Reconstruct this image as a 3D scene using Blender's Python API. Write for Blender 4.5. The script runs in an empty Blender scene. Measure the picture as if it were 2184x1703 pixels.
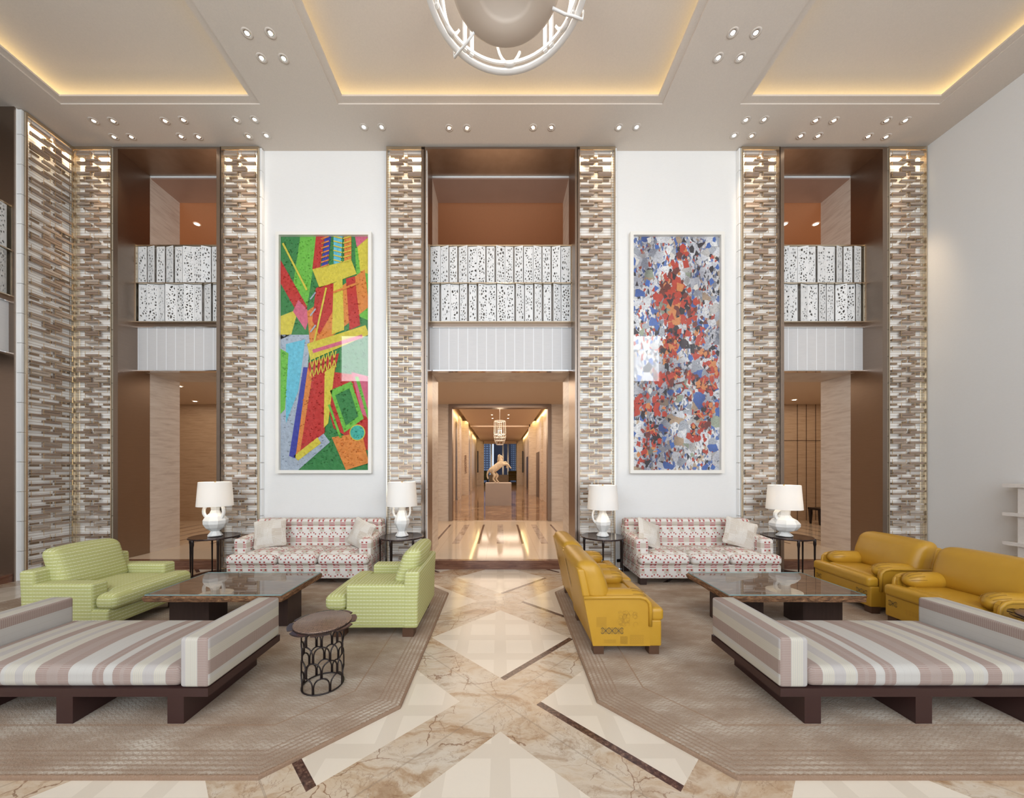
import bpy, bmesh, math, random
from math import sin, cos, pi, radians as R
from mathutils import Vector, Matrix

random.seed(7)
SC = bpy.context.scene
COL = SC.collection

# ---------------------------------------------------------------- camera, world, exposure
F, VX, VY, H = 760.0, 1067.0, 1000.0, 1.70        # focal length in pixels, vanishing point, eye height
cam_d = bpy.data.cameras.new('camera'); cam = bpy.data.objects.new('camera', cam_d); COL.objects.link(cam)
cam.location = (0, 0, H); cam.rotation_euler = (R(90), 0, 0)
cam_d.sensor_fit = 'HORIZONTAL'; cam_d.sensor_width = 36; cam_d.lens = F / 2184 * 36
cam_d.shift_x = (1092 - VX) / 2184; cam_d.shift_y = (VY - 851.5) / 2184
cam_d.clip_start = .05; cam_d.clip_end = 300
SC.camera = cam
SC.view_settings.view_transform = 'Standard'; SC.view_settings.look = 'None'
SC.view_settings.exposure = 0.02; SC.view_settings.gamma = 1
SC.view_settings.use_curve_mapping = False
w = bpy.data.worlds.new('world'); SC.world = w; w.use_nodes = True
w.node_tree.nodes['Background'].inputs[0].default_value = (.75, .86, 1, 1)
w.node_tree.nodes['Background'].inputs[1].default_value = 1.0
SC.cycles.max_bounces = 7; SC.cycles.diffuse_bounces = 4; SC.cycles.glossy_bounces = 3
SC.cycles.transmission_bounces = 4; SC.cycles.transparent_max_bounces = 8
SC.cycles.caustics_reflective = False; SC.cycles.caustics_refractive = False
SC.cycles.sample_clamp_indirect = 4
SC.cycles.use_denoising = True

def area(name, loc, rot, sx, sy, power, color, spread=180):
    l = bpy.data.lights.new(name, 'AREA'); l.shape = 'RECTANGLE'; l.size = sx; l.size_y = sy
    l.energy = power; l.color = color; l.spread = R(spread)
    o = bpy.data.objects.new(name, l); COL.objects.link(o); o.location = loc; o.rotation_euler = rot
    return o
def lamp(kind, name, loc, power, color, radius=.05, rot=(0, 0, 0), parent=None, cone=90, blend=.6):
    l = bpy.data.lights.new(name, kind); l.energy = power; l.color = color; l.shadow_soft_size = radius
    if kind == 'SPOT': l.spot_size = R(cone); l.spot_blend = blend
    o = bpy.data.objects.new(name, l); COL.objects.link(o); o.location = loc; o.rotation_euler = rot
    if parent: o.parent = parent
    return o
DAY = (.86, .93, 1.0); WARM = (1, .74, .46); AMB = (1, .78, .58)
# daylight through the tall windows of the facade behind the camera
for i in range(6):
    area('daylight', (-4.25 + 1.7 * i, -2.32, 3.6), (R(90), 0, 0), 1.6, 6.4, 82, DAY)
for sx in (-5.8, 5.8):
    area('daylight', (sx, -2.32, 6.12), (R(90), 0, 0), 1.2, 1.84, 115, (.95, .98, 1))
# lamps of the elevator lobby, the upper landing and the corridor
for x, pw in ((-8.4, 22), (-5.6, 26), (0, 62), (5.6, 30), (8.4, 26)):
    area('lobby_ceiling_light', (x, 8.85, 3.58), (0, 0, 0), 2.6, 2.6, pw, AMB)
    area('landing_light', (x, 7.9, 4.5), (R(180), 0, 0), 1.8, .8, 22, (1, .66, .42))
for y in (12.5, 16, 19.5, 24, 29):
    area('corridor_ceiling_light', (0, y, 4.25), (0, 0, 0), 3.0, 2.6, 80, (1, .80, .62))
for s in (-1, 1):
    area('corridor_cove_light', (s * 1.95, 16, 4.45), (0, R(-s * 35), 0), .15, 10, 60, (1, .7, .3))
    area('corridor_cove_light', (s * 1.95, 27.5, 4.45), (0, R(-s * 35), 0), .15, 11, 55, (1, .7, .3))
area('far_lounge_light', (0, 40, 6.2), (0, 0, 0), 6, 6, 120, (.9, .9, 1))

# ---------------------------------------------------------------- helpers
def at(px, py, d):                                  # a point on the plane Y = d seen at a pixel of the photo
    return Vector(((px - VX) * d / F, d, H - (py - VY) * d / F))

class G:
    """node helper"""
    def __init__(s, name):
        s.m = bpy.data.materials.new(name); s.m.use_nodes = True; s.t = s.m.node_tree
        s.b = s.t.nodes['Principled BSDF']; s.out = s.t.nodes['Material Output']
    def n(s, t, **k):
        x = s.t.nodes.new(t)
        for a, v in k.items(): setattr(x, a, v)
        return x
    def put(s, sock, v):
        if isinstance(v, bpy.types.NodeSocket): s.t.links.new(v, sock)
        elif isinstance(v, (tuple, list)) and len(v) == 3 and len(sock.default_value) == 4: sock.default_value = (*v, 1)
        else: sock.default_value = v
    def math(s, op, a, b=0.0, c=0.0):
        x = s.n('ShaderNodeMath', operation=op)
        s.put(x.inputs[0], a); s.put(x.inputs[1], b); s.put(x.inputs[2], c); return x.outputs[0]
    def co(s, kind='Object'): return s.n('ShaderNodeTexCoord').outputs[kind]
    def xyz(s, v):
        x = s.n('ShaderNodeSeparateXYZ'); s.put(x.inputs[0], v); return x.outputs
    def map(s, v, sc=(1, 1, 1), loc=(0, 0, 0), rot=(0, 0, 0)):
        x = s.n('ShaderNodeMapping'); s.put(x.inputs['Vector'], v)
        x.inputs['Scale'].default_value = sc; x.inputs['Location'].default_value = loc; x.inputs['Rotation'].default_value = rot
        return x.outputs[0]
    def noise(s, v, scale=5, detail=3, rough=.55, dist=0, col=False):
        x = s.n('ShaderNodeTexNoise'); s.put(x.inputs['Vector'], v)
        x.inputs['Scale'].default_value = scale; x.inputs['Detail'].default_value = detail
        x.inputs['Roughness'].default_value = rough; x.inputs['Distortion'].default_value = dist
        return x.outputs['Color' if col else 'Fac']
    def vor(s, v, scale, feature='F1', out='Distance', rnd=1):
        x = s.n('ShaderNodeTexVoronoi', feature=feature); s.put(x.inputs['Vector'], v)
        x.inputs['Scale'].default_value = scale; x.inputs['Randomness'].default_value = rnd
        return x.outputs[out]
    def ramp(s, f, stops, interp='LINEAR'):
        x = s.n('ShaderNodeValToRGB'); r = x.color_ramp; r.interpolation = interp
        while len(r.elements) < len(stops): r.elements.new(.5)
        for e, (p, c) in zip(r.elements, stops):
            e.position = p; e.color = (*c, 1) if len(c) == 3 else c
        s.put(x.inputs[0], f); return x.outputs[0]
    def mix(s, f, a, b, mode='MIX'):
        x = s.n('ShaderNodeMix', data_type='RGBA', blend_type=mode)
        s.put(x.inputs[0], f); s.put(x.inputs[6], a); s.put(x.inputs[7], b); return x.outputs[2]
    def band(s, v, lo, hi):
        return s.math('MULTIPLY', s.math('GREATER_THAN', v, lo), s.math('LESS_THAN', v, hi))
    def frac(s, v, period, off=0.0):
        return s.math('FRACT', s.math('ADD', s.math('DIVIDE', v, period), off))
    def OR(s, *a):
        r = a[0]
        for b in a[1:]: r = s.math('MAXIMUM', r, b)
        return r
    def bump(s, h, strength=.2, dist=.01):
        x = s.n('ShaderNodeBump'); s.put(x.inputs['Height'], h)
        x.inputs['Strength'].default_value = strength; x.inputs['Distance'].default_value = dist
        s.put(s.b.inputs['Normal'], x.outputs[0])
    def base(s, c=None, rough=.5, metal=0.0, **k):
        if c is not None: s.put(s.b.inputs['Base Color'], c)
        s.put(s.b.inputs['Roughness'], rough); s.put(s.b.inputs['Metallic'], metal)
        for a, v in k.items(): s.put(s.b.inputs[a.replace('_', ' ')], v)
        return s.m

def plain(name, c, rough=.5, metal=0.0, nb=0, **k):
    g = G(name)
    if nb:
        n = g.noise(g.co(), nb, 3); g.bump(n, .15, .004)
        c = g.mix(n, tuple(v * .93 for v in c), tuple(min(1, v * 1.06) for v in c))
    return g.base(c, rough, metal, **k)
def glow(name, c, s):
    g = G(name); e = g.n('ShaderNodeEmission'); e.inputs[0].default_value = (*c, 1); e.inputs[1].default_value = s
    g.t.links.new(e.outputs[0], g.out.inputs[0]); return g.m

M = {}
M['ceiling'] = plain('ceiling plaster', (.645, .57, .495), .85, 0, 60)
g = G('white linen wallcovering')
n1 = g.noise(g.map(g.co(), (8, 8, 160)), 3, 3); n2 = g.noise(g.map(g.co(), (120, 120, 6)), 3, 2)
g.bump(g.math('ADD', n1, n2), .25, .003)
M['linen'] = g.base(g.mix(n1, (.76, .74, .71), (.84, .83, .81)), .85)
g = G('pale stone')
n1 = g.noise(g.map(g.co(), (1.2, 1.2, 9)), 2.2, 5, .6, .4)
M['stone'] = g.base(g.ramp(n1, [(.25, (.50, .40, .33)), (.5, (.64, .545, .46)), (.8, (.72, .64, .56))]), .35)
g = G('honey travertine')
n1 = g.noise(g.map(g.co(), (1.0, 1.0, 10)), 2.2, 5, .65, .5)
M['travertine'] = g.base(g.ramp(n1, [(.2, (.40, .27, .18)), (.5, (.54, .40, .28)), (.85, (.64, .50, .37))]), .4)
g = G('brushed bronze')
n1 = g.noise(g.map(g.co(), (3, 3, 300)), 2, 2)
g.bump(n1, .08, .002)
M['bronze'] = g.base(g.mix(n1, (.26, .20, .16), (.35, .28, .23)), .36, 1)
M['champagne'] = plain('champagne metal trim', (.70, .60, .46), .22, 1)
M['brass'] = plain('brass wire', (.78, .58, .32), .3, 1)
g = G('glass bar')
at_ = g.n('ShaderNodeAttribute', attribute_name='rnd').outputs['Fac']
n1 = g.noise(g.map(g.co(), (1, 1, 2)), 90, 3, .7)
c = g.ramp(g.math('ADD', g.math('MULTIPLY', at_, .75), g.math('MULTIPLY', n1, .3)),
           [(.1, (.26, .175, .125)), (.5, (.37, .272, .205)), (.82, (.47, .38, .305)), (.98, (.70, .64, .57))])
g.bump(n1, .6, .008)
M['glassbar'] = g.base(c, .22, .2, Specular_IOR_Level=.9)
g = G('backlit ribbed panel')
z = g.xyz(g.co())[2]
ln = g.band(g.frac(z, .0433), 0, .13)
g.base(g.mix(ln, (.78, .74, .68), (.36, .25, .16)), .3, 0, Emission_Strength=.13)
g.put(g.b.inputs['Emission Color'], g.mix(ln, (1, .97, .93), (.25, .15, .08)))
M['backlit'] = g.m
M['bronzeglass'] = plain('bronze tinted glass', (.34, .24, .16), .15, .3)

# main floor
g = G('inlaid marble floor')
X, Y, Z = g.xyz(g.co())
yy = g.math('SUBTRACT', Y, 3.584)
a = g.math('DIVIDE', g.math('ADD', X, yy), 1.97); b = g.math('DIVIDE', g.math('SUBTRACT', X, yy), 1.97)
ra = g.math('ROUND', a); rb = g.math('ROUND', b)
fa = g.math('SUBTRACT', a, ra); fb = g.math('SUBTRACT', b, rb)
aa = g.math('ABSOLUTE', fa); ab = g.math('ABSOLUTE', fb)
mx = g.math('MAXIMUM', aa, ab)
cream = g.math('LESS_THAN', mx, .35)
odd = g.math('ABSOLUTE', g.math('SUBTRACT', g.math('MODULO', g.math('ABSOLUTE', g.math('ADD', ra, rb)), 2), 0))
even = g.math('SUBTRACT', 1, odd)
s1 = g.math('MULTIPLY', g.band(fb, .35, .387), g.math('LESS_THAN', aa, .35))
s2 = g.math('MULTIPLY', g.band(fa, -.387, -.35), g.math('LESS_THAN', ab, .35))
dark = g.OR(g.math('MULTIPLY', s1, even), g.math('MULTIPLY', s2, odd))
v = g.co()
warp = g.mix(.5, v, g.noise(v, 1.6, 4, .6, 0, True), 'ADD')
warp = g.mix(.22, v, g.noise(v, 2.2, 5, .65, 0, True), 'ADD')
smoke = g.noise(g.map(warp, (1.0, 2.6, 1), (0, 0, 0), (0, 0, .75)), 1.6, 8, .68, .9)
vein = g.ramp(smoke, [(.28, (.28, .165, .09)), (.38, (.42, .29, .18)), (.46, (.55, .45, .34)), (.54, (.61, .535, .44)), (.63, (.44, .34, .245)), (.72, (.57, .49, .40))])
ck = g.math('MULTIPLY', g.math('LESS_THAN', g.vor(warp, 2.6, 'DISTANCE_TO_EDGE'), .007), g.math('GREATER_THAN', g.noise(v, 1.7, 2), .50))
ck2 = g.math('MULTIPLY', g.math('LESS_THAN', g.vor(g.map(warp, (1, 1.8, 1), (3, 1, 0), (0, 0, -.7)), 5.5, 'DISTANCE_TO_EDGE'), .010), g.math('GREATER_THAN', g.noise(v, 2.1, 3), .54))
ck3 = g.math('LESS_THAN', g.math('ABSOLUTE', g.math('SUBTRACT', g.noise(g.map(v, (1, 1, 1), (5, 0, 0)), 2.0, 8, .7, .5), .5)), .004)
vein = g.mix(g.math('MULTIPLY', g.OR(ck, g.math('MULTIPLY', ck2, .8), g.math('MULTIPLY', ck3, .6)), .75), vein, (.22, .12, .07))
tint = g.noise(v, 1.1, 3)
vein = g.mix(g.ramp(tint, [(.4, (0, 0, 0)), (.65, (1, 1, 1))]), vein, g.mix(1, vein, (.90, .76, .62), 'MULTIPLY'))
# joints along the marble bands
jc = g.math('LESS_THAN', g.math('ABSOLUTE', g.math('SUBTRACT', mx, .498)), .0014)
vein = g.mix(g.math('MULTIPLY', jc, .5), vein, (.25, .19, .14))
m1 = g.band(g.math('ABSOLUTE', g.math('SUBTRACT', g.frac(X, .36, .5), .5)), -.1, .155)
m2 = g.band(g.math('ABSOLUTE', g.math('SUBTRACT', g.frac(yy, .36, .5), .5)), -.1, .155)
cr = g.mix(g.math('MULTIPLY', g.OR(m1, m2), 1.0), (.735, .65, .54), (.665, .58, .475))
cr = g.mix(g.math('MULTIPLY', g.noise(v, 40, 3), .12), cr, (.62, .52, .42))
dk = g.ramp(g.noise(v, 38, 5, .7), [(.35, (.035, .018, .016)), (.55, (.11, .055, .04)), (.75, (.32, .20, .14))])
g.base(g.mix(dark, g.mix(cream, vein, cr), dk), g.math('ADD', .14, g.math('MULTIPLY', g.noise(v, 3), .06)), Specular_IOR_Level=.4)
M['floor'] = g.m

g = G('striped stone floor')
X, Y, Z = g.xyz(g.co()); v = g.co()
u = g.frac(X, .92, .52)
fld = g.band(Y, 7.35, 9.85)
sd = g.math('MULTIPLY', g.band(u, 0, .055), fld); sv = g.math('MULTIPLY', g.band(u, .44, .60), fld)
n1 = g.noise(v, 3, 6, .6, 1.5)
c = g.mix(sv, (.66, .55, .43), g.ramp(n1, [(.35, (.25, .17, .13)), (.5, (.48, .40, .34)), (.7, (.56, .48, .42))]))
c = g.mix(sd, c, (.13, .065, .045))
jj = g.OR(g.band(g.frac(X, .92, .27), 0, .006), g.band(g.frac(Y, .85), 0, .006))
M['lobbyfloor'] = g.base(g.mix(g.math('MULTIPLY', jj, .4), c, (.3, .2, .14)), .08)
g = G('brown polished marble')
v = g.co(); q = g.math('ABSOLUTE', g.math('SUBTRACT', g.noise(v, 1.8, 7, .65, 1.0), .5))
M['brownmarble'] = g.base(g.ramp(q, [(0, (.12, .055, .03)), (.03, (.30, .18, .11)), (.15, (.44, .30, .20)), (.4, (.36, .22, .14))]), .07)
g = G('mahogany marble step')
n1 = g.noise(g.map(g.co(), (1.5, 1.5, 14)), 2, 5, .6, .6)
M['step'] = g.base(g.ramp(n1, [(.3, (.10, .04, .025)), (.6, (.20, .095, .06)), (.8, (.27, .14, .09))]), .14)
M['orange'] = plain('terracotta plaster', (.42, .225, .13), .7, 0, 40)
M['lobbyceil'] = plain('lobby plaster', (.68, .55, .44), .8)
M['redstone'] = plain('rose stone slab', (.30, .20, .16), .35, 0, 4)
g = G('woven fascia fabric')
X, Y, Z = g.xyz(g.co())
n1 = g.noise(g.map(g.co(), (3, 3, 250)), 2, 2)
ln = g.OR(g.band(g.frac(X, .167), 0, .045), g.band(g.frac(Y, .167), 0, .045))
g.base(g.mix(ln, g.mix(n1, (.52, .50, .49), (.72, .70, .69)), (.93, .93, .94)), .5)
M['fascia'] = g.m
g = G('white perforated panel')
X, Y, Z = g.xyz(g.co('Generated'))
oi = g.n('ShaderNodeObjectInfo').outputs['Random']
cmb = g.n('ShaderNodeCombineXYZ'); g.put(cmb.inputs[0], g.math('MULTIPLY', X, .16)); g.put(cmb.inputs[1], g.math('MULTIPLY', oi, 30)); g.put(cmb.inputs[2], g.math('MULTIPLY', Z, .45))
ed = g.vor(cmb.outputs[0], 28, 'DISTANCE_TO_EDGE')
hole = g.math('GREATER_THAN', ed, .20)
inside = g.math('MULTIPLY', g.band(X, .12, .88), g.band(Z, .03, .97))
keep = g.math('GREATER_THAN', g.vor(cmb.outputs[0], 28, 'F1', 'Color'), .18)
hole = g.math('MULTIPLY', g.math('MULTIPLY', hole, inside), keep)
g.base((.78, .77, .75), .45)
tr = g.n('ShaderNodeBsdfTransparent'); ms = g.n('ShaderNodeMixShader')
g.put(ms.inputs[0], hole); g.t.links.new(g.b.outputs[0], ms.inputs[1]); g.t.links.new(tr.outputs[0], ms.inputs[2])
g.t.links.new(ms.outputs[0], g.out.inputs[0])
M['perf'] = g.m
M['perfback'] = plain('taupe backing', (.38, .34, .30), .5)
M['white'] = plain('white lacquer', (.88, .87, .85), .4)
M['whitematte'] = plain('white plaster fixture', (.86, .83, .79), .6)
M['framewhite'] = plain('off white frame', (.82, .79, .73), .45)
M['led'] = glow('warm led strip', (1, .83, .44), 7)
M['spot'] = glow('spotlight lens', (1, .90, .72), 14)
M['chrome'] = plain('polished steel', (.8, .8, .8), .08, 1)
M['shaft'] = plain('window frame', (.35, .33, .31), .4, .6)

# fabrics, leather, wood
def uvn(g): return g.xyz(g.co('UV'))
g = G('green woven fabric')
U, V, _ = uvn(g)
n0 = g.noise(g.co('UV'), 60, 2)
r1 = g.frac(V, .034); dash = g.math('MULTIPLY', g.band(r1, 0, .15), g.math('LESS_THAN', g.frac(U, .032), .84))
wv = g.OR(g.band(g.frac(V, .0113), 0, .28), g.band(g.frac(U, .016), 0, .16))
c = g.mix(n0, (.44, .44, .16), (.555, .545, .25))
c = g.mix(g.math('MULTIPLY', wv, .38), c, (.34, .38, .09))
c = g.mix(g.math('MULTIPLY', dash, .85), c, (.78, .79, .60))
g.bump(g.math('SUBTRACT', g.math('ADD', n0, dash), wv), .5, .004)
M['green'] = g.base(c, .85)
g = G('red and white patterned fabric')
U, V, _ = uvn(g)
col = g.math('DIVIDE', U, .175); u = g.math('MULTIPLY', g.math('FRACT', col), .175)
v = g.math('MULTIPLY', g.frac(V, .25), .25)
inn = g.band(u, 0, .088)
lines = g.math('MULTIPLY', inn, g.OR(g.band(v, .002, .015), g.band(v, .025, .038), g.band(v, .048, .061)))
sq1 = g.math('MULTIPLY', g.band(v, .072, .098), g.OR(g.band(u, 0, .026), g.band(u, .062, .088)))
sq2 = g.math('MULTIPLY', g.band(v, .118, .138), g.OR(g.band(u, .018, .038), g.band(u, .128, .148)))
sq3 = g.math('MULTIPLY', g.band(v, .138, .158), g.OR(g.band(u, .052, .072), g.band(u, .100, .120)))
sq4 = g.math('MULTIPLY', g.band(v, .203, .229), g.OR(g.band(u, 0, .026), g.band(u, .062, .088)))
red = g.OR(lines, sq1, sq2, sq3, sq4)
pat = g.OR(g.math('MULTIPLY', g.band(u, .09, .175), g.band(v, 0, .075)), g.math('MULTIPLY', g.band(u, .03, .10), g.band(v, .165, .235)))
th = g.math('MULTIPLY', g.band(g.frac(V, .013), 0, .22), .25)
c = g.mix(pat, (.74, .70, .65), (.56, .50, .42)); c = g.mix(th, c, (.55, .51, .47))
n0 = g.noise(g.co('UV'), 90, 2)
c = g.mix(g.math('MULTIPLY', red, g.math('ADD', .75, g.math('MULTIPLY', n0, .3))), c, (.36, .025, .022))
g.bump(n0, .25, .003)
M['sofa'] = g.base(c, .85)
g = G('striped woven fabric')
U, V, _ = uvn(g)
P = 1.18; s = g.frac(U, P)
pale, lil, mauve, creamy = (.48, .455, .42), (.42, .385, .365), (.335, .26, .225), (.475, .445, .39)
segs = [(0, mauve), (.089, creamy), (.17, lil), (.24, creamy), (.305, pale), (.32, mauve), (.44, pale), (.50, mauve), (.575, pale),
        (.73, mauve), (.945, creamy), (1.03, lil), (1.08, creamy), (1.15, pale)]
c = g.ramp(s, [(p / P, k) for p, k in segs], 'CONSTANT')
def mask(lst):
    st = [(0, (0, 0, 0))]
    for lo, hi in lst: st += [(lo / P, (1, 1, 1)), (hi / P, (0, 0, 0))]
    if st[1][0] == 0: st = st[1:]
    return g.ramp(s, st, 'CONSTANT')
hat = g.math('MULTIPLY', mask([(0, .089), (.32, .365), (.395, .44), (.50, .53), (.545, .575), (.73, .80), (.875, .945)]), g.math('LESS_THAN', g.frac(V, .011), .42))
yl = g.math('MULTIPLY', mask([(.089, .17), (.24, .305), (.945, 1.03), (1.08, 1.15)]), g.math('LESS_THAN', g.frac(U, .0125), .35))
fine = g.math('MULTIPLY', g.band(g.frac(U, .045), 0, .04), .35)
c = g.mix(g.math('MULTIPLY', hat, .6), c, (.25, .14, .11)); c = g.mix(g.math('MULTIPLY', yl, .5), c, (.60, .53, .38))
c = g.mix(fine, c, (.35, .28, .26))
n0 = g.noise(g.co('UV'), 150, 2); g.bump(n0, .2, .002)
M['stripe'] = g.base(g.mix(g.math('MULTIPLY', n0, .15), c, (.4, .37, .34)), .9)
g = G('beige geometric cushion fabric')
U, V, _ = uvn(g); 
br = g.n('ShaderNodeTexChecker'); g.put(br.inputs[0], g.map(g.co('UV'), (1, 1, 1))); br.inputs['Scale'].default_value = 11
la = g.math('LESS_THAN', g.frac(U, .016), .22); lb = g.math('LESS_THAN', g.frac(V, .016), .22)
ln = g.mix(br.outputs['Fac'], la, lb)
tt = g.vor(g.co('UV'), 9, 'F1', 'Color', 0)
c = g.mix(tt, (.70, .65, .58), (.50, .41, .31))
M['cushion'] = g.base(g.mix(ln, c, (.82, .80, .77)), .85)
g = G('mustard leather')
v = g.co(); n0 = g.noise(v, 220, 3); n1 = g.noise(v, 5, 3)
g.bump(g.math('ADD', n0, g.math('MULTIPLY', n1, 3)), .10, .003)
M['leather'] = g.base(g.mix(n1, (.46, .24, .018), (.53, .29, .028)), .38, 0, Specular_IOR_Level=.5)
M['leatherdark'] = plain('dark stamped leather', (.115, .075, .03), .5)
M['leathermid'] = plain('embossed leather', (.30, .16, .022), .5)
g = G('carpet')
v = g.co(); X, Y, Z = g.xyz(v)
ed = g.n('ShaderNodeAttribute', attribute_name='edge').outputs['Fac']
n1 = g.noise(g.map(v, (1, 2.0, 1)), 2.0, 5, .62); n2 = g.noise(v, 120, 2)
tri = g.math('ABSOLUTE', g.math('SUBTRACT', g.frac(X, .055), .5))
zz = g.frac(g.math('ADD', Y, g.math('MULTIPLY', tri, .035)), .028)
c = g.ramp(n1, [(.32, (.22, .135, .08)), (.5, (.345, .26, .19)), (.68, (.52, .45, .37))])
c = g.mix(g.math('MULTIPLY', g.math('LESS_THAN', zz, .38), .55), c, (.27, .175, .11))
st = g.math('MULTIPLY', g.math('LESS_THAN', ed, .19), g.math('LESS_THAN', g.frac(g.math('ADD', ed, g.math('MULTIPLY', g.math('SUBTRACT', n2, .5), .012)), .034), .42))
c = g.mix(g.math('MULTIPLY', st, .7), c, (.24, .14, .08))
c = g.mix(g.math('MULTIPLY', g.band(ed, .385, .397), .8), c, (.26, .14, .07))
c = g.mix(g.math('MULTIPLY', g.math('LESS_THAN', g.math('ADD', ed, g.math('MULTIPLY', n2, .02)), .026), .85), c, (.20, .10, .045))
c = g.mix(g.math('MULTIPLY', n2, .3), c, (.58, .50, .42))
g.bump(g.math('ADD', n2, g.math('MULTIPLY', g.math('LESS_THAN', zz, .38), -.6)), .6, .006)
M['rug'] = g.base(c, .95)
g = G('dark live edge wood')
v = g.co(); n1 = g.noise(g.map(v, (1, 6, 6)), 3, 6, .65, 1.5)
M['wood'] = g.base(g.ramp(n1, [(.25, (.05, .024, .014)), (.5, (.17, .085, .05)), (.75, (.34, .20, .13))]), .45)
g = G('rough wood edge')
v = g.co(); n1 = g.noise(g.map(v, (1, 1, 3)), 14, 5, .7, 1)
g.bump(n1, 1, .02)
M['woodedge'] = g.base(g.ramp(n1, [(.3, (.05, .02, .01)), (.55, (.26, .12, .05)), (.8, (.50, .29, .14))]), .6)
g = G('ebonized wood')
n1 = g.noise(g.map(g.co(), (30, 30, 1.5)), 2, 4)
M['ebony'] = g.base(g.mix(n1, (.022, .012, .010), (.055, .03, .025)), .38)
M['espresso'] = plain('espresso lacquer', (.040, .016, .014), .32)
M['legwood'] = plain('walnut leg', (.09, .042, .022), .4)
M['darkbronze'] = plain('dark bronze', (.030, .021, .020), .28, .5)
M['bronzetop'] = plain('dark bronze top', (.055, .035, .034), .16, .6)
g = G('basketweave relief')
U, V, _ = uvn(g)
ch = g.n('ShaderNodeTexChecker'); g.put(ch.inputs[0], g.co('UV')); ch.inputs['Scale'].default_value = 30
la = g.math('LESS_THAN', g.frac(U, .0098), .42); lb = g.math('LESS_THAN', g.frac(V, .0098), .42)
ln = g.math('ADD', g.math('MULTIPLY', la, ch.outputs['Fac']), g.math('MULTIPLY', lb, g.math('SUBTRACT', 1, ch.outputs['Fac'])))
g.bump(ln, .6, .004)
M['basket'] = g.base(g.mix(ln, (.36, .23, .16), (.035, .024, .026)), .32, .4)
g = G('table glass')
gl = g.n('ShaderNodeBsdfGlossy'); gl.inputs['Roughness'].default_value = .01; gl.inputs[0].default_value = (.95, 1, 1, 1)
tr = g.n('ShaderNodeBsdfTransparent'); tr.inputs[0].default_value = (.97, .985, .985, 1)
fr = g.n('ShaderNodeFresnel'); fr.inputs[0].default_value = 1.5; ms = g.n('ShaderNodeMixShader')
geo = g.n('ShaderNodeNewGeometry'); g.put(ms.inputs[0], g.math('MULTIPLY', fr.outputs[0], g.math('SUBTRACT', 1, geo.outputs['Backfacing']))); g.t.links.new(tr.outputs[0], ms.inputs[1]); g.t.links.new(gl.outputs[0], ms.inputs[2]); g.t.links.new(ms.outputs[0], g.out.inputs[0])
M['glass'] = g.m
M['glassedge'] = plain('glass edge', (.25, .42, .42), .1)
M['ceramic'] = plain('matte white ceramic', (.84, .83, .80), .45)
g = G('white lampshade')
g.base((.92, .91, .89), .8); tl = g.n('ShaderNodeBsdfTranslucent'); tl.inputs[0].default_value = (1, .96, .91, 1)
ms = g.n('ShaderNodeMixShader'); ms.inputs[0].default_value = .22
g.t.links.new(g.b.outputs[0], ms.inputs[1]); g.t.links.new(tl.outputs[0], ms.inputs[2]); g.t.links.new(ms.outputs[0], g.out.inputs[0])
M['shade'] = g.m
M['mirror'] = plain('mirror glass', (.75, .73, .70), .02, 1)
M['black'] = plain('black screen', (.012, .012, .013), .15)
M['horse'] = plain('cast ivory sculpture', (.80, .68, .52), .5, 0, 30)
M['plinth'] = plain('grey plinth', (.42, .36, .33), .6)
M['letters'] = plain('oxidised letters', (.16, .06, .03), .5)
g = G('dusk city')
v = g.co(); X, Y, Z = g.xyz(v)
wn = g.math('MULTIPLY', g.band(g.frac(X, .5), .2, .85), g.band(g.frac(Z, .42), .35, .8))
lit = g.math('GREATER_THAN', g.n('ShaderNodeTexWhiteNoise').outputs[0], .5)
nn = g.noise(g.map(v, (2, 1, 2.4)), 1.2, 2)
M['tower'] = g.base(g.mix(wn, (.06, .07, .11), (.20, .26, .38)), .4)
M['duskback'] = plain('dusk backdrop', (.02, .02, .04), .3)  # stands in for dusk sky, hiding the bright world background

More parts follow.
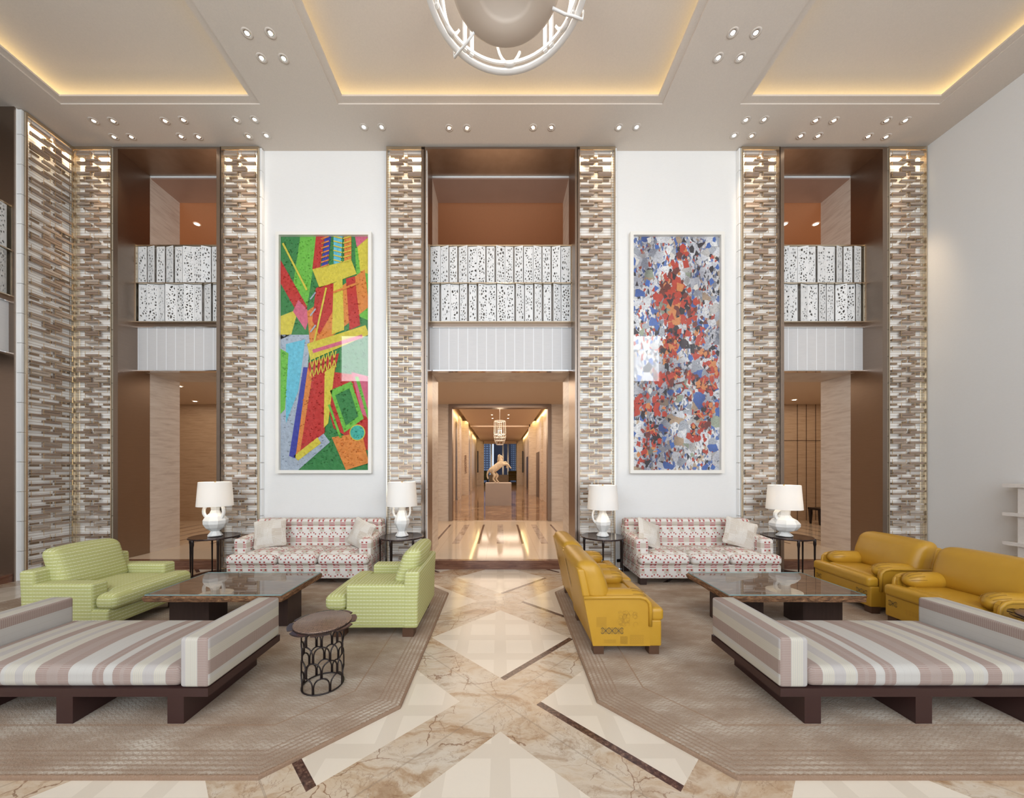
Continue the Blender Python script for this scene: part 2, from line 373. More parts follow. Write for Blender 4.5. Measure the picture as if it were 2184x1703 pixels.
# ---------------------------------------------------------------- mesh builder
class MB:
    def __init__(s): s.v = []; s.f = []; s.mi = []; s.sm = []; s.r = []; s.t = []
    def add(s, vs, fs, mi=0, smooth=False, r=0.0):
        o = len(s.v); s.v += [Vector(p) for p in vs]
        for f in fs: s.f.append([o + i for i in f]); s.mi.append(mi); s.sm.append(smooth); s.r.append(r)
        return o
    def box(s, x0, x1, y0, y1, z0, z1, mi=0, r=0.0):
        vs = [(x, y, z) for z in (z0, z1) for y in (y0, y1) for x in (x0, x1)]
        return s.add(vs, [(0, 2, 3, 1), (4, 5, 7, 6), (0, 1, 5, 4), (2, 6, 7, 3), (0, 4, 6, 2), (1, 3, 7, 5)], mi, False, r)
    def rbox(s, x0, x1, y0, y1, z0, z1, rad=.04, n=7, puff=(0, 0, 0), mi=0, fn=None):
        c = Vector(((x0 + x1) / 2, (y0 + y1) / 2, (z0 + z1) / 2)); h = Vector(((x1 - x0) / 2, (y1 - y0) / 2, (z1 - z0) / 2))
        rad = min(rad, h.x * .98, h.y * .98, h.z * .98)
        def ax(hh):
            e = [-hh + rad * k / 3 for k in range(3)]
            mid = [-hh + rad + (2 * hh - 2 * rad) * k / n for k in range(n + 1)]
            return e + mid + [hh - rad * (2 - k) / 3 for k in range(3)]
        A = [ax(h[i]) for i in range(3)]; K = n + 6; idx = {}; vs = []
        def vid(i, j, k):
            key = (i, j, k)
            if key not in idx:
                p = Vector((A[0][i], A[1][j], A[2][k]))
                q = Vector([max(-h[a] + rad, min(h[a] - rad, p[a])) for a in range(3)])
                d = p - q
                if d.length > 1e-9: p = q + d.normalized() * rad
                u = [p[a] / h[a] for a in range(3)]
                p.z += puff[2] * u[2] * (1 - u[0] ** 2) * (1 - u[1] ** 2)
                p.y += puff[1] * u[1] * (1 - u[0] ** 2) * (1 - u[2] ** 2)
                p.x += puff[0] * u[0] * (1 - u[1] ** 2) * (1 - u[2] ** 2)
                p += c
                if fn: p = Vector(fn(p))
                idx[key] = len(vs); vs.append(p)
            return idx[key]
        fs = []
        for a in range(K):
            for b in range(K):
                fs.append((vid(a, b, 0), vid(a, b + 1, 0), vid(a + 1, b + 1, 0), vid(a + 1, b, 0)))
                fs.append((vid(a, b, K), vid(a + 1, b, K), vid(a + 1, b + 1, K), vid(a, b + 1, K)))
                fs.append((vid(a, 0, b), vid(a + 1, 0, b), vid(a + 1, 0, b + 1), vid(a, 0, b + 1)))
                fs.append((vid(a, K, b), vid(a, K, b + 1), vid(a + 1, K, b + 1), vid(a + 1, K, b)))
                fs.append((vid(0, a, b), vid(0, a, b + 1), vid(0, a + 1, b + 1), vid(0, a + 1, b)))
                fs.append((vid(K, a, b), vid(K, a + 1, b), vid(K, a + 1, b + 1), vid(K, a, b + 1)))
        return s.add(vs, fs, mi, True)
    def prism(s, pts, axis, a0, a1, mi=0, smooth=False):
        """pts 2-D polygon; axis 0: (y,z) swept in x, 1: (x,z) in y, 2: (x,y) in z"""
        def mk(p, a): return {0: (a, p[0], p[1]), 1: (p[0], a, p[1]), 2: (p[0], p[1], a)}[axis]
        n = len(pts); vs = [mk(p, a0) for p in pts] + [mk(p, a1) for p in pts]
        fs = [tuple(range(n))[::-1], tuple(range(n, 2 * n))] + [(i, (i + 1) % n, n + (i + 1) % n, n + i) for i in range(n)]
        return s.add(vs, fs, mi, smooth)
    def lathe(s, prof, n=24, c=(0, 0, 0), mi=0, smooth=True, jit=0, sx=1, sy=1, cap=True):
        vs = []
        for (r, z) in prof:
            for k in range(n):
                t = 2 * pi * k / n; rr = r * (1 + random.uniform(-jit, jit)) if r > 0 else 0
                vs.append((c[0] + rr * cos(t) * sx, c[1] + rr * sin(t) * sy, c[2] + z + (random.uniform(-jit, jit) * .1 if 0 < r and jit else 0)))
        fs = []
        for i in range(len(prof) - 1):
            for k in range(n):
                a, b = i * n + k, i * n + (k + 1) % n
                if jit: fs += [(a, b, b + n), (a, b + n, a + n)] if (k + i) % 2 else [(a, b, a + n), (b, b + n, a + n)]
                else: fs.append((a, b, b + n, a + n))
        if cap:
            fs.append(tuple(range(n))[::-1]); fs.append(tuple(range((len(prof) - 1) * n, len(prof) * n)))
        return s.add(vs, fs, mi, smooth)
    def tube(s, path, r=.01, n=8, closed=False, mi=0, smooth=True, rs=None, flat=1.0):
        P = [Vector(p) for p in path]; m = len(P); vs = []
        up = None
        for i in range(m):
            if closed: t = (P[(i + 1) % m] - P[i - 1])
            else: t = P[min(i + 1, m - 1)] - P[max(i - 1, 0)]
            t.normalize()
            if up is None:
                up = Vector((0, 0, 1)) if abs(t.z) < .9 else Vector((1, 0, 0))
            a = (up - t * up.dot(t))
            if a.length < 1e-6: a = t.orthogonal()
            a.normalize(); up = a; b = t.cross(a); rr = rs[i] if rs else r
            for k in range(n):
                q = 2 * pi * k / n + (pi / 4 if n == 4 else 0); vs.append(P[i] + a * cos(q) * rr * flat + b * sin(q) * rr)
        fs = []
        for i in range(m if closed else m - 1):
            for k in range(n):
                j = (i + 1) % m; fs.append((i * n + k, i * n + (k + 1) % n, j * n + (k + 1) % n, j * n + k))
        if not closed: fs += [tuple(range(n))[::-1], tuple(range((m - 1) * n, m * n))]
        return s.add(vs, fs, mi, smooth)
    def quad(s, a, b, c, d, mi=0): return s.add([a, b, c, d], [(0, 1, 2, 3)], mi)
    def xf(s, start, fn):
        for i in range(start, len(s.v)): s.v[i] = Vector(fn(s.v[i]))
    def build(s, name, mats, parent=None, label=None, uv='box', sub=0):
        me = bpy.data.meshes.new(name)
        me.from_pydata([tuple(p) for p in s.v], [], s.f)
        mats = mats if isinstance(mats, (list, tuple)) else [mats]
        for m in mats: me.materials.append(M[m])
        me.polygons.foreach_set('material_index', s.mi); me.polygons.foreach_set('use_smooth', s.sm)
        at = me.attributes.new('rnd', 'FLOAT', 'FACE'); at.data.foreach_set('value', s.r)
        ul = me.uv_layers.new(name='UVMap'); me.update()
        bm = bmesh.new(); bm.from_mesh(me); bmesh.ops.recalc_face_normals(bm, faces=bm.faces); bm.to_mesh(me); bm.free(); me.update()
        ul = me.uv_layers['UVMap']
        dat = [0.0] * (2 * len(me.loops))
        for p in me.polygons:
            n = p.normal; ax = max(range(3), key=lambda i: abs(n[i]))
            for li in p.loop_indices:
                c = me.vertices[me.loops[li].vertex_index].co
                if uv == 'box': q = ((c.y, c.z), (c.x, c.z), (c.x, c.y))[ax]
                elif uv == 'chair': q = ((c.y, c.z), (c.x, c.z), (c.y, c.x))[ax]
                elif uv == 'strip': q = ((c.z * 1.0 + .3, c.y), (c.x, c.z), (c.x, c.y))[ax]
                else: q = uv(c, n)
                dat[2 * li] = q[0]; dat[2 * li + 1] = q[1]
        ul.data.foreach_set('uv', dat)
        o = bpy.data.objects.new(name, me); COL.objects.link(o)
        if parent: o.parent = parent
        if label: o['label'] = label
        if sub:
            md = o.modifiers.new('s', 'SUBSURF'); md.levels = sub; md.render_levels = sub
        return o

def tag(o, label, cat, group=None, kind=None):
    o['label'] = label; o['category'] = cat
    if group: o['group'] = group
    if kind: o['kind'] = kind
    return o
def thing(name, label, cat, loc=(0, 0, 0), rz=0, group=None):
    o = bpy.data.objects.new(name, None); COL.objects.link(o); o.location = loc; o.rotation_euler = (0, 0, rz)
    o.empty_display_size = .1
    return tag(o, label, cat, group)
def struct(o): o['kind'] = 'structure'; return o
def children(o): return [c for c in SC.objects if c.parent is o]
def dup(root, loc, rz=0, label=None, mirror=False):
    def cp(o, par):
        c = o.copy(); COL.objects.link(c)
        if par: c.parent = par
        for ch in children(o): cp(ch, c)
        return c
    r = cp(root, None); r.location = loc; r.rotation_euler = (0, 0, rz)
    if mirror: r.scale = (-1, 1, 1)
    if label: r['label'] = label
    return r
def sbox(name, mat, *b):
    m = MB(); m.box(*b); return struct(m.build(name, mat))

# ================================================================ SETTING
CZ = 7.14; YW = 6.10
sbox('floor', 'floor', -7.9, 7.3, -2.3, 6.0, -.1, 0)

# ceiling with three coffers
def ceiling():
    m = MB(); y0, y1 = .9, 5.32
    cof = [(-6.56, -3.58), (-2.42, 2.42), (3.58, 6.56)]
    xs = [-7.9, -6.56, -3.58, -2.42, 2.42, 3.58, 6.56, 7.3]
    for i in range(7):
        m.quad((xs[i], y1, CZ), (xs[i + 1], y1, CZ), (xs[i + 1], YW + .2, CZ), (xs[i], YW + .2, CZ))
        m.quad((xs[i], -2.3, CZ), (xs[i + 1], -2.3, CZ), (xs[i + 1], y0, CZ), (xs[i], y0, CZ))
        if i % 2 == 0: m.quad((xs[i], y0, CZ), (xs[i + 1], y0, CZ), (xs[i + 1], y1, CZ), (xs[i], y1, CZ))
    for (xa, xb) in cof:
        def rect(e, z): return [(xa - e, y0 - e, z), (xb + e, y0 - e, z), (xb + e, y1 + e, z), (xa - e, y1 + e, z)]
        seq = [rect(0, CZ), rect(0, CZ + .02), rect(-.1, CZ + .02), rect(-.1, CZ + .045), rect(.2, CZ + .045), rect(.2, CZ + .20)]
        for a, b in zip(seq, seq[1:]):
            for k in range(4): m.quad(a[k], a[(k + 1) % 4], b[(k + 1) % 4], b[k])
        m.quad(*rect(.2, CZ + .20))
    o = struct(m.build('ceiling', 'ceiling'))
    for k, (xa, xb) in enumerate(cof):
        m = MB(); e = .15
        z0, z1 = CZ + .05, CZ + .065
        m.box(xa - e, xb + e, y1 + e - .04, y1 + e, z0, z1); m.box(xa - e, xb + e, y0 - e, y0 - e + .04, z0, z1)
        m.box(xa - e, xa - e + .04, y0, y1 + e - .04, z0, z1); m.box(xb + e - .04, xb + e, y0, y1 + e - .04, z0, z1)
        struct(m.build('trim_%d' % (k + 1), 'led'))
ceiling()

OPEN = [(-6.46, -4.76), (-1.27, 1.28), (4.76, 6.46)]
# walls between the openings
edges = [-11, -6.46, -4.76, -1.27, 1.28, 4.76, 6.46, 11]
m = MB()
for i in range(0, 7, 2): m.box(edges[i], edges[i + 1], YW, 7.13, 0, 9)
for a, b in OPEN: m.box(a, b, 6.56, 7.13, 7.06, 9)
m.box(-11, 11, 7.13, 10.6, 7.1, 7.3)
struct(m.build('wall_back', 'linen'))
sbox('wall_right', 'linen', 7.2, 7.4, -2.3, YW, 0, 7.2)
m = MB()
m.box(-7.9, -7.3, 5.37, YW, 0, 7.2); m.box(-7.9, -7.3, -2.3, 2.6, 0, 7.2)
struct(m.build('wall_left', 'linen'))
m = MB(); m.box(7.17, 7.2, -2.2, 5.95, 0, .1); struct(m.build('baseboard_right', 'stone'))
m = MB(); m.box(-4.07, -1.92, 6.07, YW, 0, .1); m.box(1.93, 4.07, 6.07, YW, 0, .1); struct(m.build('baseboard_back', 'stone'))
# facade with windows behind the camera
m = MB()
m.box(-7.9, -6.4, -2.4, -2.2, 0, 7.2); m.box(6.4, 7.4, -2.4, -2.2, 0, 7.2)
for s in (-1, 1):
    x0, x1 = sorted((s * 5.1, s * 6.4)); m.box(x0, x1, -2.4, -2.2, 0, 5.2); m.box(x0, x1, -2.4, -2.2, 7.04, 7.2)
m.box(-5.1, 5.1, -2.4, -2.2, 0, .35); m.box(-5.1, 5.1, -2.4, -2.2, 6.85, 7.2)
struct(m.build('wall_front', 'linen'))
m = MB()
for i in range(7): m.box(-5.12 + 1.7 * i, -5.05 + 1.7 * i + .03, -2.3, -2.15, .35, 6.85)
m.box(-5.1, 5.1, -2.28, -2.18, 3.2, 3.28)
struct(m.build('window_1', 'shaft'))

# jamb linings: bronze then stone
def jambs(k, a, b):
    m = MB(); t = .02
    for x0, x1 in ((a, a + t), (b - t, b)): m.box(x0, x1, 6.0, 6.55, 0, 7.12)
    m.box(a + t, b - t, 6.0, 6.55, 7.085, 7.12)
    for x0 in (a - .06, b): m.box(x0, x0 + .06, 6.0, YW, 0, 7.12)
    struct(m.build('trim_%d' % (10 + k), 'bronze'))
    m = MB()
    for x0, x1 in ((a, a + t), (b - t, b)):
        m.box(x0, x1, 6.55, 7.16, .15, 3.44); m.box(x0, x1, 6.55, 7.16, 4.3, 7.06)
    m.box(a + t, b - t, 6.40, 7.16, 3.44, 3.50)
    struct(m.build('trim_%d' % (20 + k), 'stone'))
    sbox('trim_%d' % (25 + k), 'redstone', a + t, b - t, 6.57, 7.16, 7.04, 7.06)
for k, (a, b) in enumerate(OPEN): jambs(k, a, b)

# raised step and lobby
m = MB()
for a, b in OPEN: m.box(a + .02, b - .02, 6.0, 6.1, 0, .15)
m.box(-7.2, 7.2, 6.0, 6.02, -.05, -.01)
struct(m.build('trim_30', 'step'))
m = MB(); m.box(-11, 11, 6.1, 10.62, 0, .15); struct(m.build('floor_lobby', 'lobbyfloor'))
m = MB(); m.box(-11, 11, 7.16, 10.55, 3.60, 3.7); struct(m.build('ceiling_lobby', 'lobbyceil'))
m = MB(); m.box(-11, 11, 6.37, 10.55, 4.2, 4.3); struct(m.build('floor_landing', 'stone'))
m = MB()
m.box(-10.8, 10.8, 7.16, 10.55, 7.06, 7.1)
struct(m.build('ceiling_landing', 'orange'))
m = MB(); m.box(-11, 11, 10.55, 10.7, 3.7, 7.3); struct(m.build('wall_landing', 'orange'))
m = MB(); m.box(-11, -1.52, 10.55, 10.75, 0, 3.65); m.box(1.50, 11, 10.55, 10.75, 0, 3.65)
m.box(-11, -10.8, 7.13, 10.6, 0, 7.3); m.box(10.8, 11, 7.13, 10.6, 0, 7.3)
struct(m.build('wall_lobby', 'travertine'))
m = MB(); m.box(-2.6, -1.52, 10.53, 10.55, .15, 3.6); m.box(1.50, 2.6, 10.53, 10.55, .15, 3.6); struct(m.build('trim_31', 'stone'))
m = MB()                                            # shadow gaps of the tall panels in the lobby wall
for px in (1701, 1740, 1720): x = at(px, 1000, 10.54).x; m.box(x - .005, x + .005, 10.54, 10.548, .17, 3.6)
m.box(8.2, 9.6, 10.54, 10.548, 2.525, 2.535)
struct(m.build('door_1', 'espresso'))
m = MB()
m.box(-1.52, -1.42, 10.5, 10.8, .15, 3.6); m.box(1.40, 1.50, 10.5, 10.8, .15, 3.6); m.box(-1.42, 1.40, 10.5, 10.8, 3.50, 3.60); m.box(-1.42, 1.40, 10.5, 10.62, .05, .153)
struct(m.build('trim_32', 'bronze'))

# corridor beyond
m = MB(); m.box(-7, 7, 10.62, 52, 0, .149); struct(m.build('floor_corridor', 'brownmarble'))
m = MB()
for s in (-1, 1):
    def bx(xa, xb, *r):
        x0, x1 = sorted((s * xa, s * xb)); m.box(x0, x1, *r)
    bx(2.1 + (.12 if s < 0 else 0), 2.5, 10.75, 33.6, 0, 5); bx(1.69 + (.17 if s < 0 else 0), 2.3, 20.9, 21.4, 0, 4.5); bx(1.55, 7, 33.6, 34, 0, 6)
    bx(2.02, 2.1, 12.6, 13.2, 0, 4.3); bx(2.02, 2.1, 17.6, 18.4, 0, 4.3); bx(2.02, 2.1, 25, 25.8, 0, 4.3)
struct(m.build('wall_corridor', 'stone'))
m = MB(); m.box(-1.8, 1.8, 10.75, 20.9, 4.3, 4.4); m.box(-1.8, 1.8, 21.4, 33.6, 4.3, 4.4); m.box(-2.4, 2.4, 10.75, 34, 4.8, 4.9)
m.box(-1.75, 1.75, 20.9, 21.4, 4.15, 4.5); m.box(-1.6, 1.6, 33.6, 34, 4.05, 4.8); m.box(-7, 7, 33.9, 52, 6, 6.1)
struct(m.build('ceiling_corridor', 'lobbyceil'))
m = MB(); m.box(2.05, 2.09, 18.8, 20.4, .15, 2.6); m.box(2.05, 2.09, 26.5, 28, .15, 2.6); struct(m.build('door_2', 'espresso'))
m = MB(); m.box(-2.21, -2.17, 11.2, 16.3, .15, 3.4); struct(m.build('wall_mirror', 'mirror'))
m = MB()
for x in (-6, -4.2, -2.35, -1.15, .35, 1.0, 2.1, 3.4, 5.2): m.box(x - .1, x + .1, 46, 46.2, .15, 6)
m.box(-7, 7, 46, 46.1, 5.0, 5.1)
struct(m.build('window_2', 'champagne'))
m = MB()
for s in (-1, 1): m.box(s * 7 - .1, s * 7 + .1, 34, 52, 0, 6.1)
struct(m.build('wall_lounge', 'travertine'))

# ================================================================ GLASS BAR SCREENS
def screen(label):
    root = thing('glass_bar_screen', label, 'screen', group='glass bar screens beside the openings')
    W = .65; D = .10; HT = 7.13
    m = MB(); m.box(.012, W - .012, .078, .085, 0, HT); m.build('backlit_panel', 'backlit', root)
    m = MB()
    for x in (0, W - .018): m.box(x, x + .018, 0, D - .001, 0, HT)
    m.box(.018, W - .018, 0, .02, HT - .05, HT); m.box(.018, W - .018, 0, .02, 0, .03)
    for x in (.055, W - .06): m.box(x, x + .006, .05, .056, .03, HT - .05)
    m.build('frame', 'champagne', root)
    gb = MB(); wr = MB(); rnd = random.Random(3)
    ch = .0866; z = .04; k = 0
    while z + ch < HT - .05:
        cells = [(.205, .44)] if k % 2 else [(.06, .295), (.355, .59)]
        for (a, b) in cells:
            p = rnd.random()
            h2 = ch / 2
            sets = [(z, z + ch)] if p < .30 else ([(z, z + h2)] if p < .66 else [(z + h2, z + ch)])
            for (q0, q1) in sets:
                if q1 - q0 > h2 + .01:
                    gb.box(a + .006, b - .006, -.004, .045, q0 + .005, z + h2 - .0045, 0, rnd.random())
                    gb.box(a + .006, b - .006, .002, .045, z + h2 + .0045, q1 - .004, 0, rnd.random())
                else: gb.box(a + .006, b - .006, -.002, .045, q0 + .006, q1 - .006, 0, rnd.random())
            for x in (a, b - .004): wr.box(x, x + .004, .0, .004, z, z + ch)
            wr.box(a, b, .0, .004, z - .0015, z + .0015)
        if rnd.random() < .75:
            q = z + (ch / 2 if rnd.random() < .5 else 0)
            for (a, b) in ([(.06, .19), (.455, .56)] if k % 2 else [(.29, .36), (.12, .25)]):
                if rnd.random() < .7: gb.box(a, b, .05, .07, q + .006, q + ch / 2 - .006, 1)
        for x0, x1 in ((.02, .06), (.59, .63)):
            wr.box(x0, x1, .02, .024, z - .001, z + .001)
        z += ch; k += 1
    gb.build('glass_bricks', ['glassbar', 'bronzeglass'], root); wr.build('brass_wires', 'brass', root)
    # lit strip along the inner return
    m = MB(); zz = 0
    while zz < HT - .01:
        e = min(zz + .45, HT); m.box(W + .002, W + .03, .03, D - .001, zz + .004, e - .004); zz = e
    m.build('return_strip', 'white', root)
    a = area('column_top_lamp', (W / 2, .055, HT - .06), (R(6), 0, 0), .56, .02, 13, (1, .76, .42), 50); a.parent = root
    return root
S_lab = ['glass bar screen in the corner, next to the doorway behind the green armchair',
         'glass bar screen between the first doorway and the bright green framed picture',
         'glass bar screen between the bright green framed picture and the central doorway',
         'glass bar screen between the central doorway and the blue and red collage',
         'glass bar screen between the blue and red collage and the doorway with the bench',
         'glass bar screen at the plain white wall, behind the mustard armchairs',
         'glass bar screen on the side wall, facing the room across the corner']
s0 = screen(S_lab[0]); s0.location = (-7.2, 6.0, 0)
for lb, x in zip(S_lab[1:4], (-4.72, -1.92, 1.29)): dup(s0, (x, 6.0, 0), 0, lb)
# those whose lit return faces the other way are turned over
for lb, x in zip(S_lab[4:6], (4.72, 7.195)): dup(s0, (x, 6.0, 0), 0, lb, mirror=True)
s7 = dup(s0, (-7.2, 6.0, 0), R(90), S_lab[6]); s7.scale = (-1, 1, 1); 
s7.location = (-7.2, 6.06, 0)
bpy.context.view_layer.update()

# ================================================================ BALUSTRADES
def balustrade(label, width, npan):
    root = thing('balustrade', label, 'balustrade', group='perforated balustrades of the upper landing')
    m = MB(); m.box(0, width, .0, .06, 5.655, 5.68); m.build('top_rail', 'champagne', root)
    m = MB(); m.box(.0, width, .05, .06, 4.30, 5.655); m.build('backing_panel', 'perfback', root)
    m = MB(); m.box(0, width, -.05, .06, 4.97, 4.985); m.box(0, width, -.05, .06, 4.285, 4.30); m.box(0, .012, -.05, .06, 4.3, 5.655); m.box(width - .012, width, -.05, .06, 4.3, 5.655)
    m.build('shelf_rail', 'champagne', root)
    rnd = random.Random(npan); st = (width - .03) / npan
    for row, (z0, z1) in enumerate(((4.985, 5.64), (4.305, 4.965))):
        for k in range(npan):
            wv = st * rnd.uniform(.78, 1.04); x = .015 + st * k + (st * .12 if row else 0); x = min(x, width - .015 - wv)
            an = rnd.choice((-1, 1)) * R(rnd.uniform(8, 22)) if k % 2 else R(rnd.uniform(-8, 8))
            m = MB(); m.box(-wv / 2, wv / 2, -.004, .004, z0, z1)
            o = m.build('perforated_panel', 'perf', root); o.location = (x + wv / 2, -.005 - .012 * (k % 2), 0); o.rotation_euler = (0, 0, an)
    m = MB(); m.box(0, width, -.02, .1, 4.2, 4.215); m.box(0, width, -.02, .1, 3.43, 3.445); m.build('fascia_edge', 'chrome', root)
    m = MB(); m.box(0, width, -.0, .05, 3.445, 4.2); m.build('fascia', 'fascia', root)
    m = MB(); m.box(0, width, .02, .07, 4.215, 4.285); m.build('reveal', 'bronze', root)
    return root
b1 = balustrade('white perforated balustrade over the central doorway to the horse sculpture', 2.51, 15); b1.location = (-1.25, 6.33, 0)
b2 = balustrade('white perforated balustrade over the doorway behind the green armchair', 1.66, 10); b2.location = (-6.44, 6.33, 0)
dup(b2, (4.78, 6.33, 0), 0, 'white perforated balustrade over the doorway behind the mustard armchairs')
dup(b2, (-7.38, 3.70, 0), R(90), 'white perforated balustrade on the side wall beyond the corner glass screen')
# bronze lining of the side opening
m = MB(); m.box(-7.9, -7.3, 5.35, 5.37, 0, 7.14); m.box(-7.9, -7.88, 2.6, 5.35, 0, 7.14)
struct(m.build('trim_33', 'bronze'))
sbox('trim_34', 'step', -7.9, -7.32, 2.6, 5.35, 0, .12)

# ================================================================ CEILING SPOTLIGHTS
def spotlight():
    root = thing('ceiling_spotlight', '-', 'spotlight')
    m = MB(); m.lathe([(.066, -.001), (.066, -.004), (.041, -.004), (.038, .0)], 24, cap=False); m.build('trim_ring', 'ceiling', root)
    m = MB(); m.lathe([(.040, -.003), (.034, -.006), (.024, -.002)], 24, cap=False); m.build('reflector', 'chrome', root)
    m = MB(); m.lathe([(.023, -.005), (.001, -.006)], 16); m.build('lens', 'spot', root)
    return root
sp0 = spotlight(); first = True
def spots(pts, labs, grp, power=9, aim=None):
    global first
    for (px, py), lb in zip(pts, labs):
        d = (CZ - H) * F / (VY - py); x = (px - VX) * d / F
        if first: o = sp0; first = False
        else: o = dup(sp0, (0, 0, 0))
        o.location = (x, d, CZ); o['label'] = lb; o['group'] = grp
        if power:
            tgt = aim(x, d) if aim else Vector((x, d, 0))
            q = (tgt - Vector((x, d, CZ - .02))).to_track_quat('-Z', 'Y').to_euler()
            lamp('SPOT', 'spot_beam', (x, d, CZ - .03), power, (1, .76, .50), .03, q, None, 34, .9)
Q = ['farther from the glass, nearer the corner', 'farther from the glass', 'closer to the glass, nearer the corner', 'closer to the glass']
def four(where): return ['%s spotlight of four in the %s' % (q, where) for q in ('rear outer', 'rear inner', 'front outer', 'front inner')]
def fl(where, swap=False):
    return ['%s spotlight of the four %s' % (q, where) for q in ('first room-row', 'second room-row', 'first wall-row', 'second wall-row')]
CX = (-6.87, -4.39, -1.6, 1.6, 4.39, 6.70)
col_aim = lambda x, d: Vector((min(CX, key=lambda c: abs(c - x)), 6.0, 5.6))
spots([(200, 258), (241, 258), (243, 292), (280, 292)], fl('before the corner glass screens'), 'spotlights before the corner screens', 55, col_aim)
spots([(352, 258), (391, 256), (386, 291), (423, 292)], fl('above the doorway behind the green armchair'), 'spotlights above the first doorway', 10)
spots([(504, 256), (543, 255), (530, 291), (568, 289)], fl('before the screen beside the green picture'), 'spotlights before the second screen', 55, col_aim)
spots([(1591, 256), (1630, 255), (1566, 289), (1603, 290)], fl('before the screen beside the collage'), 'spotlights before the fifth screen', 55, col_aim)
spots([(1740, 257), (1779, 257), (1708, 290), (1745, 290)], fl('above the doorway behind the mustard armchairs'), 'spotlights above the last doorway', 10)
spots([(1891, 257), (1931, 257), (1852, 291), (1890, 292)], fl('before the screen at the plain wall'), 'spotlights before the last screen', 55, col_aim)
spots([(527, 71), (577, 71), (558, 124), (605, 125)], fl('between the central and green-chair coffers'), 'spotlights between the coffers', 30)
spots([(1563, 70), (1612, 70), (1532, 123), (1579, 123)], fl('between the central and mustard-chair coffers'), 'spotlights between the coffers', 30)
pl = ['%s ceiling spotlight of the pair %s' % (a, b) for b in ('by the green picture screen', 'before the doorway, green picture half', 'before the doorway, collage half', 'by the collage screen') for a in ('farther-out first', 'second')]
spots([(776, 271), (814, 271), (958, 273), (996, 273), (1137, 272), (1176, 272), (1320, 272), (1358, 271)], pl, 'spotlights along the central doorway', 18, lambda x, d: Vector((min((-1.6, 1.6), key=lambda c: abs(c - x)), 6.0, 5.4)))

def small_spot(name, lab, x, y, z, grp, r=.04):
    m = MB(); m.lathe([(r * 1.4, 0), (r * 1.3, -.008), (r, -.008)], 16, cap=False); m.lathe([(r, -.006), (.002, -.007)], 16, mi=1)
    o = m.build(name, ['white', 'spot']); o.location = (x, y, z); tag(o, lab, 'spotlight', grp); return o
for (px, py, d, z, lb) in [(420, 475, 7.8, 7.058, 'small recessed light in the orange landing ceiling over the green armchair'),
                        (1673, 476, 7.8, 7.058, 'small recessed landing light, the one touching the glass screen edge'),
                        (1740, 476, 7.8, 7.058, 'small recessed landing light in the middle of the orange patch, near the last doorway')]:
    p = at(px, py, d); small_spot('recessed_light', lb, p.x, d, z, 'recessed lights of the landing', .05)
for (px, py, lb) in [(383, 824, 'recessed lobby light, the nearer one beyond the first doorway'), (416, 856, 'recessed lobby light, the farther one beyond the first doorway'),
                 (1694, 853, 'recessed lobby light beyond the doorway with the bench')]:
    d = 1.9 * F / (VY - py); small_spot('recessed_light', lb, (px - VX) * d / F, d, 3.598, 'recessed lights of the lobby', .05)
k = 0
for s in (-1, 1):
    side = 'mirror' if s < 0 else 'dark door'
    for (y, nm) in ((13.6, 'nearest'), (14.1, 'middle'), (14.6, 'farthest')):
        small_spot('recessed_light', 'tiny corridor light, %s of three on the %s side' % (nm, side), s * .98, y, 4.298, 'recessed lights of the corridor', .04)
    for (y, nm) in ((17.2, 'nearer'), (18.4, 'farther')):
        small_spot('recessed_light', 'tiny corridor light by the lantern, %s on the %s side' % (nm, side), s * .4, y, 4.298, 'recessed lights of the corridor', .04)

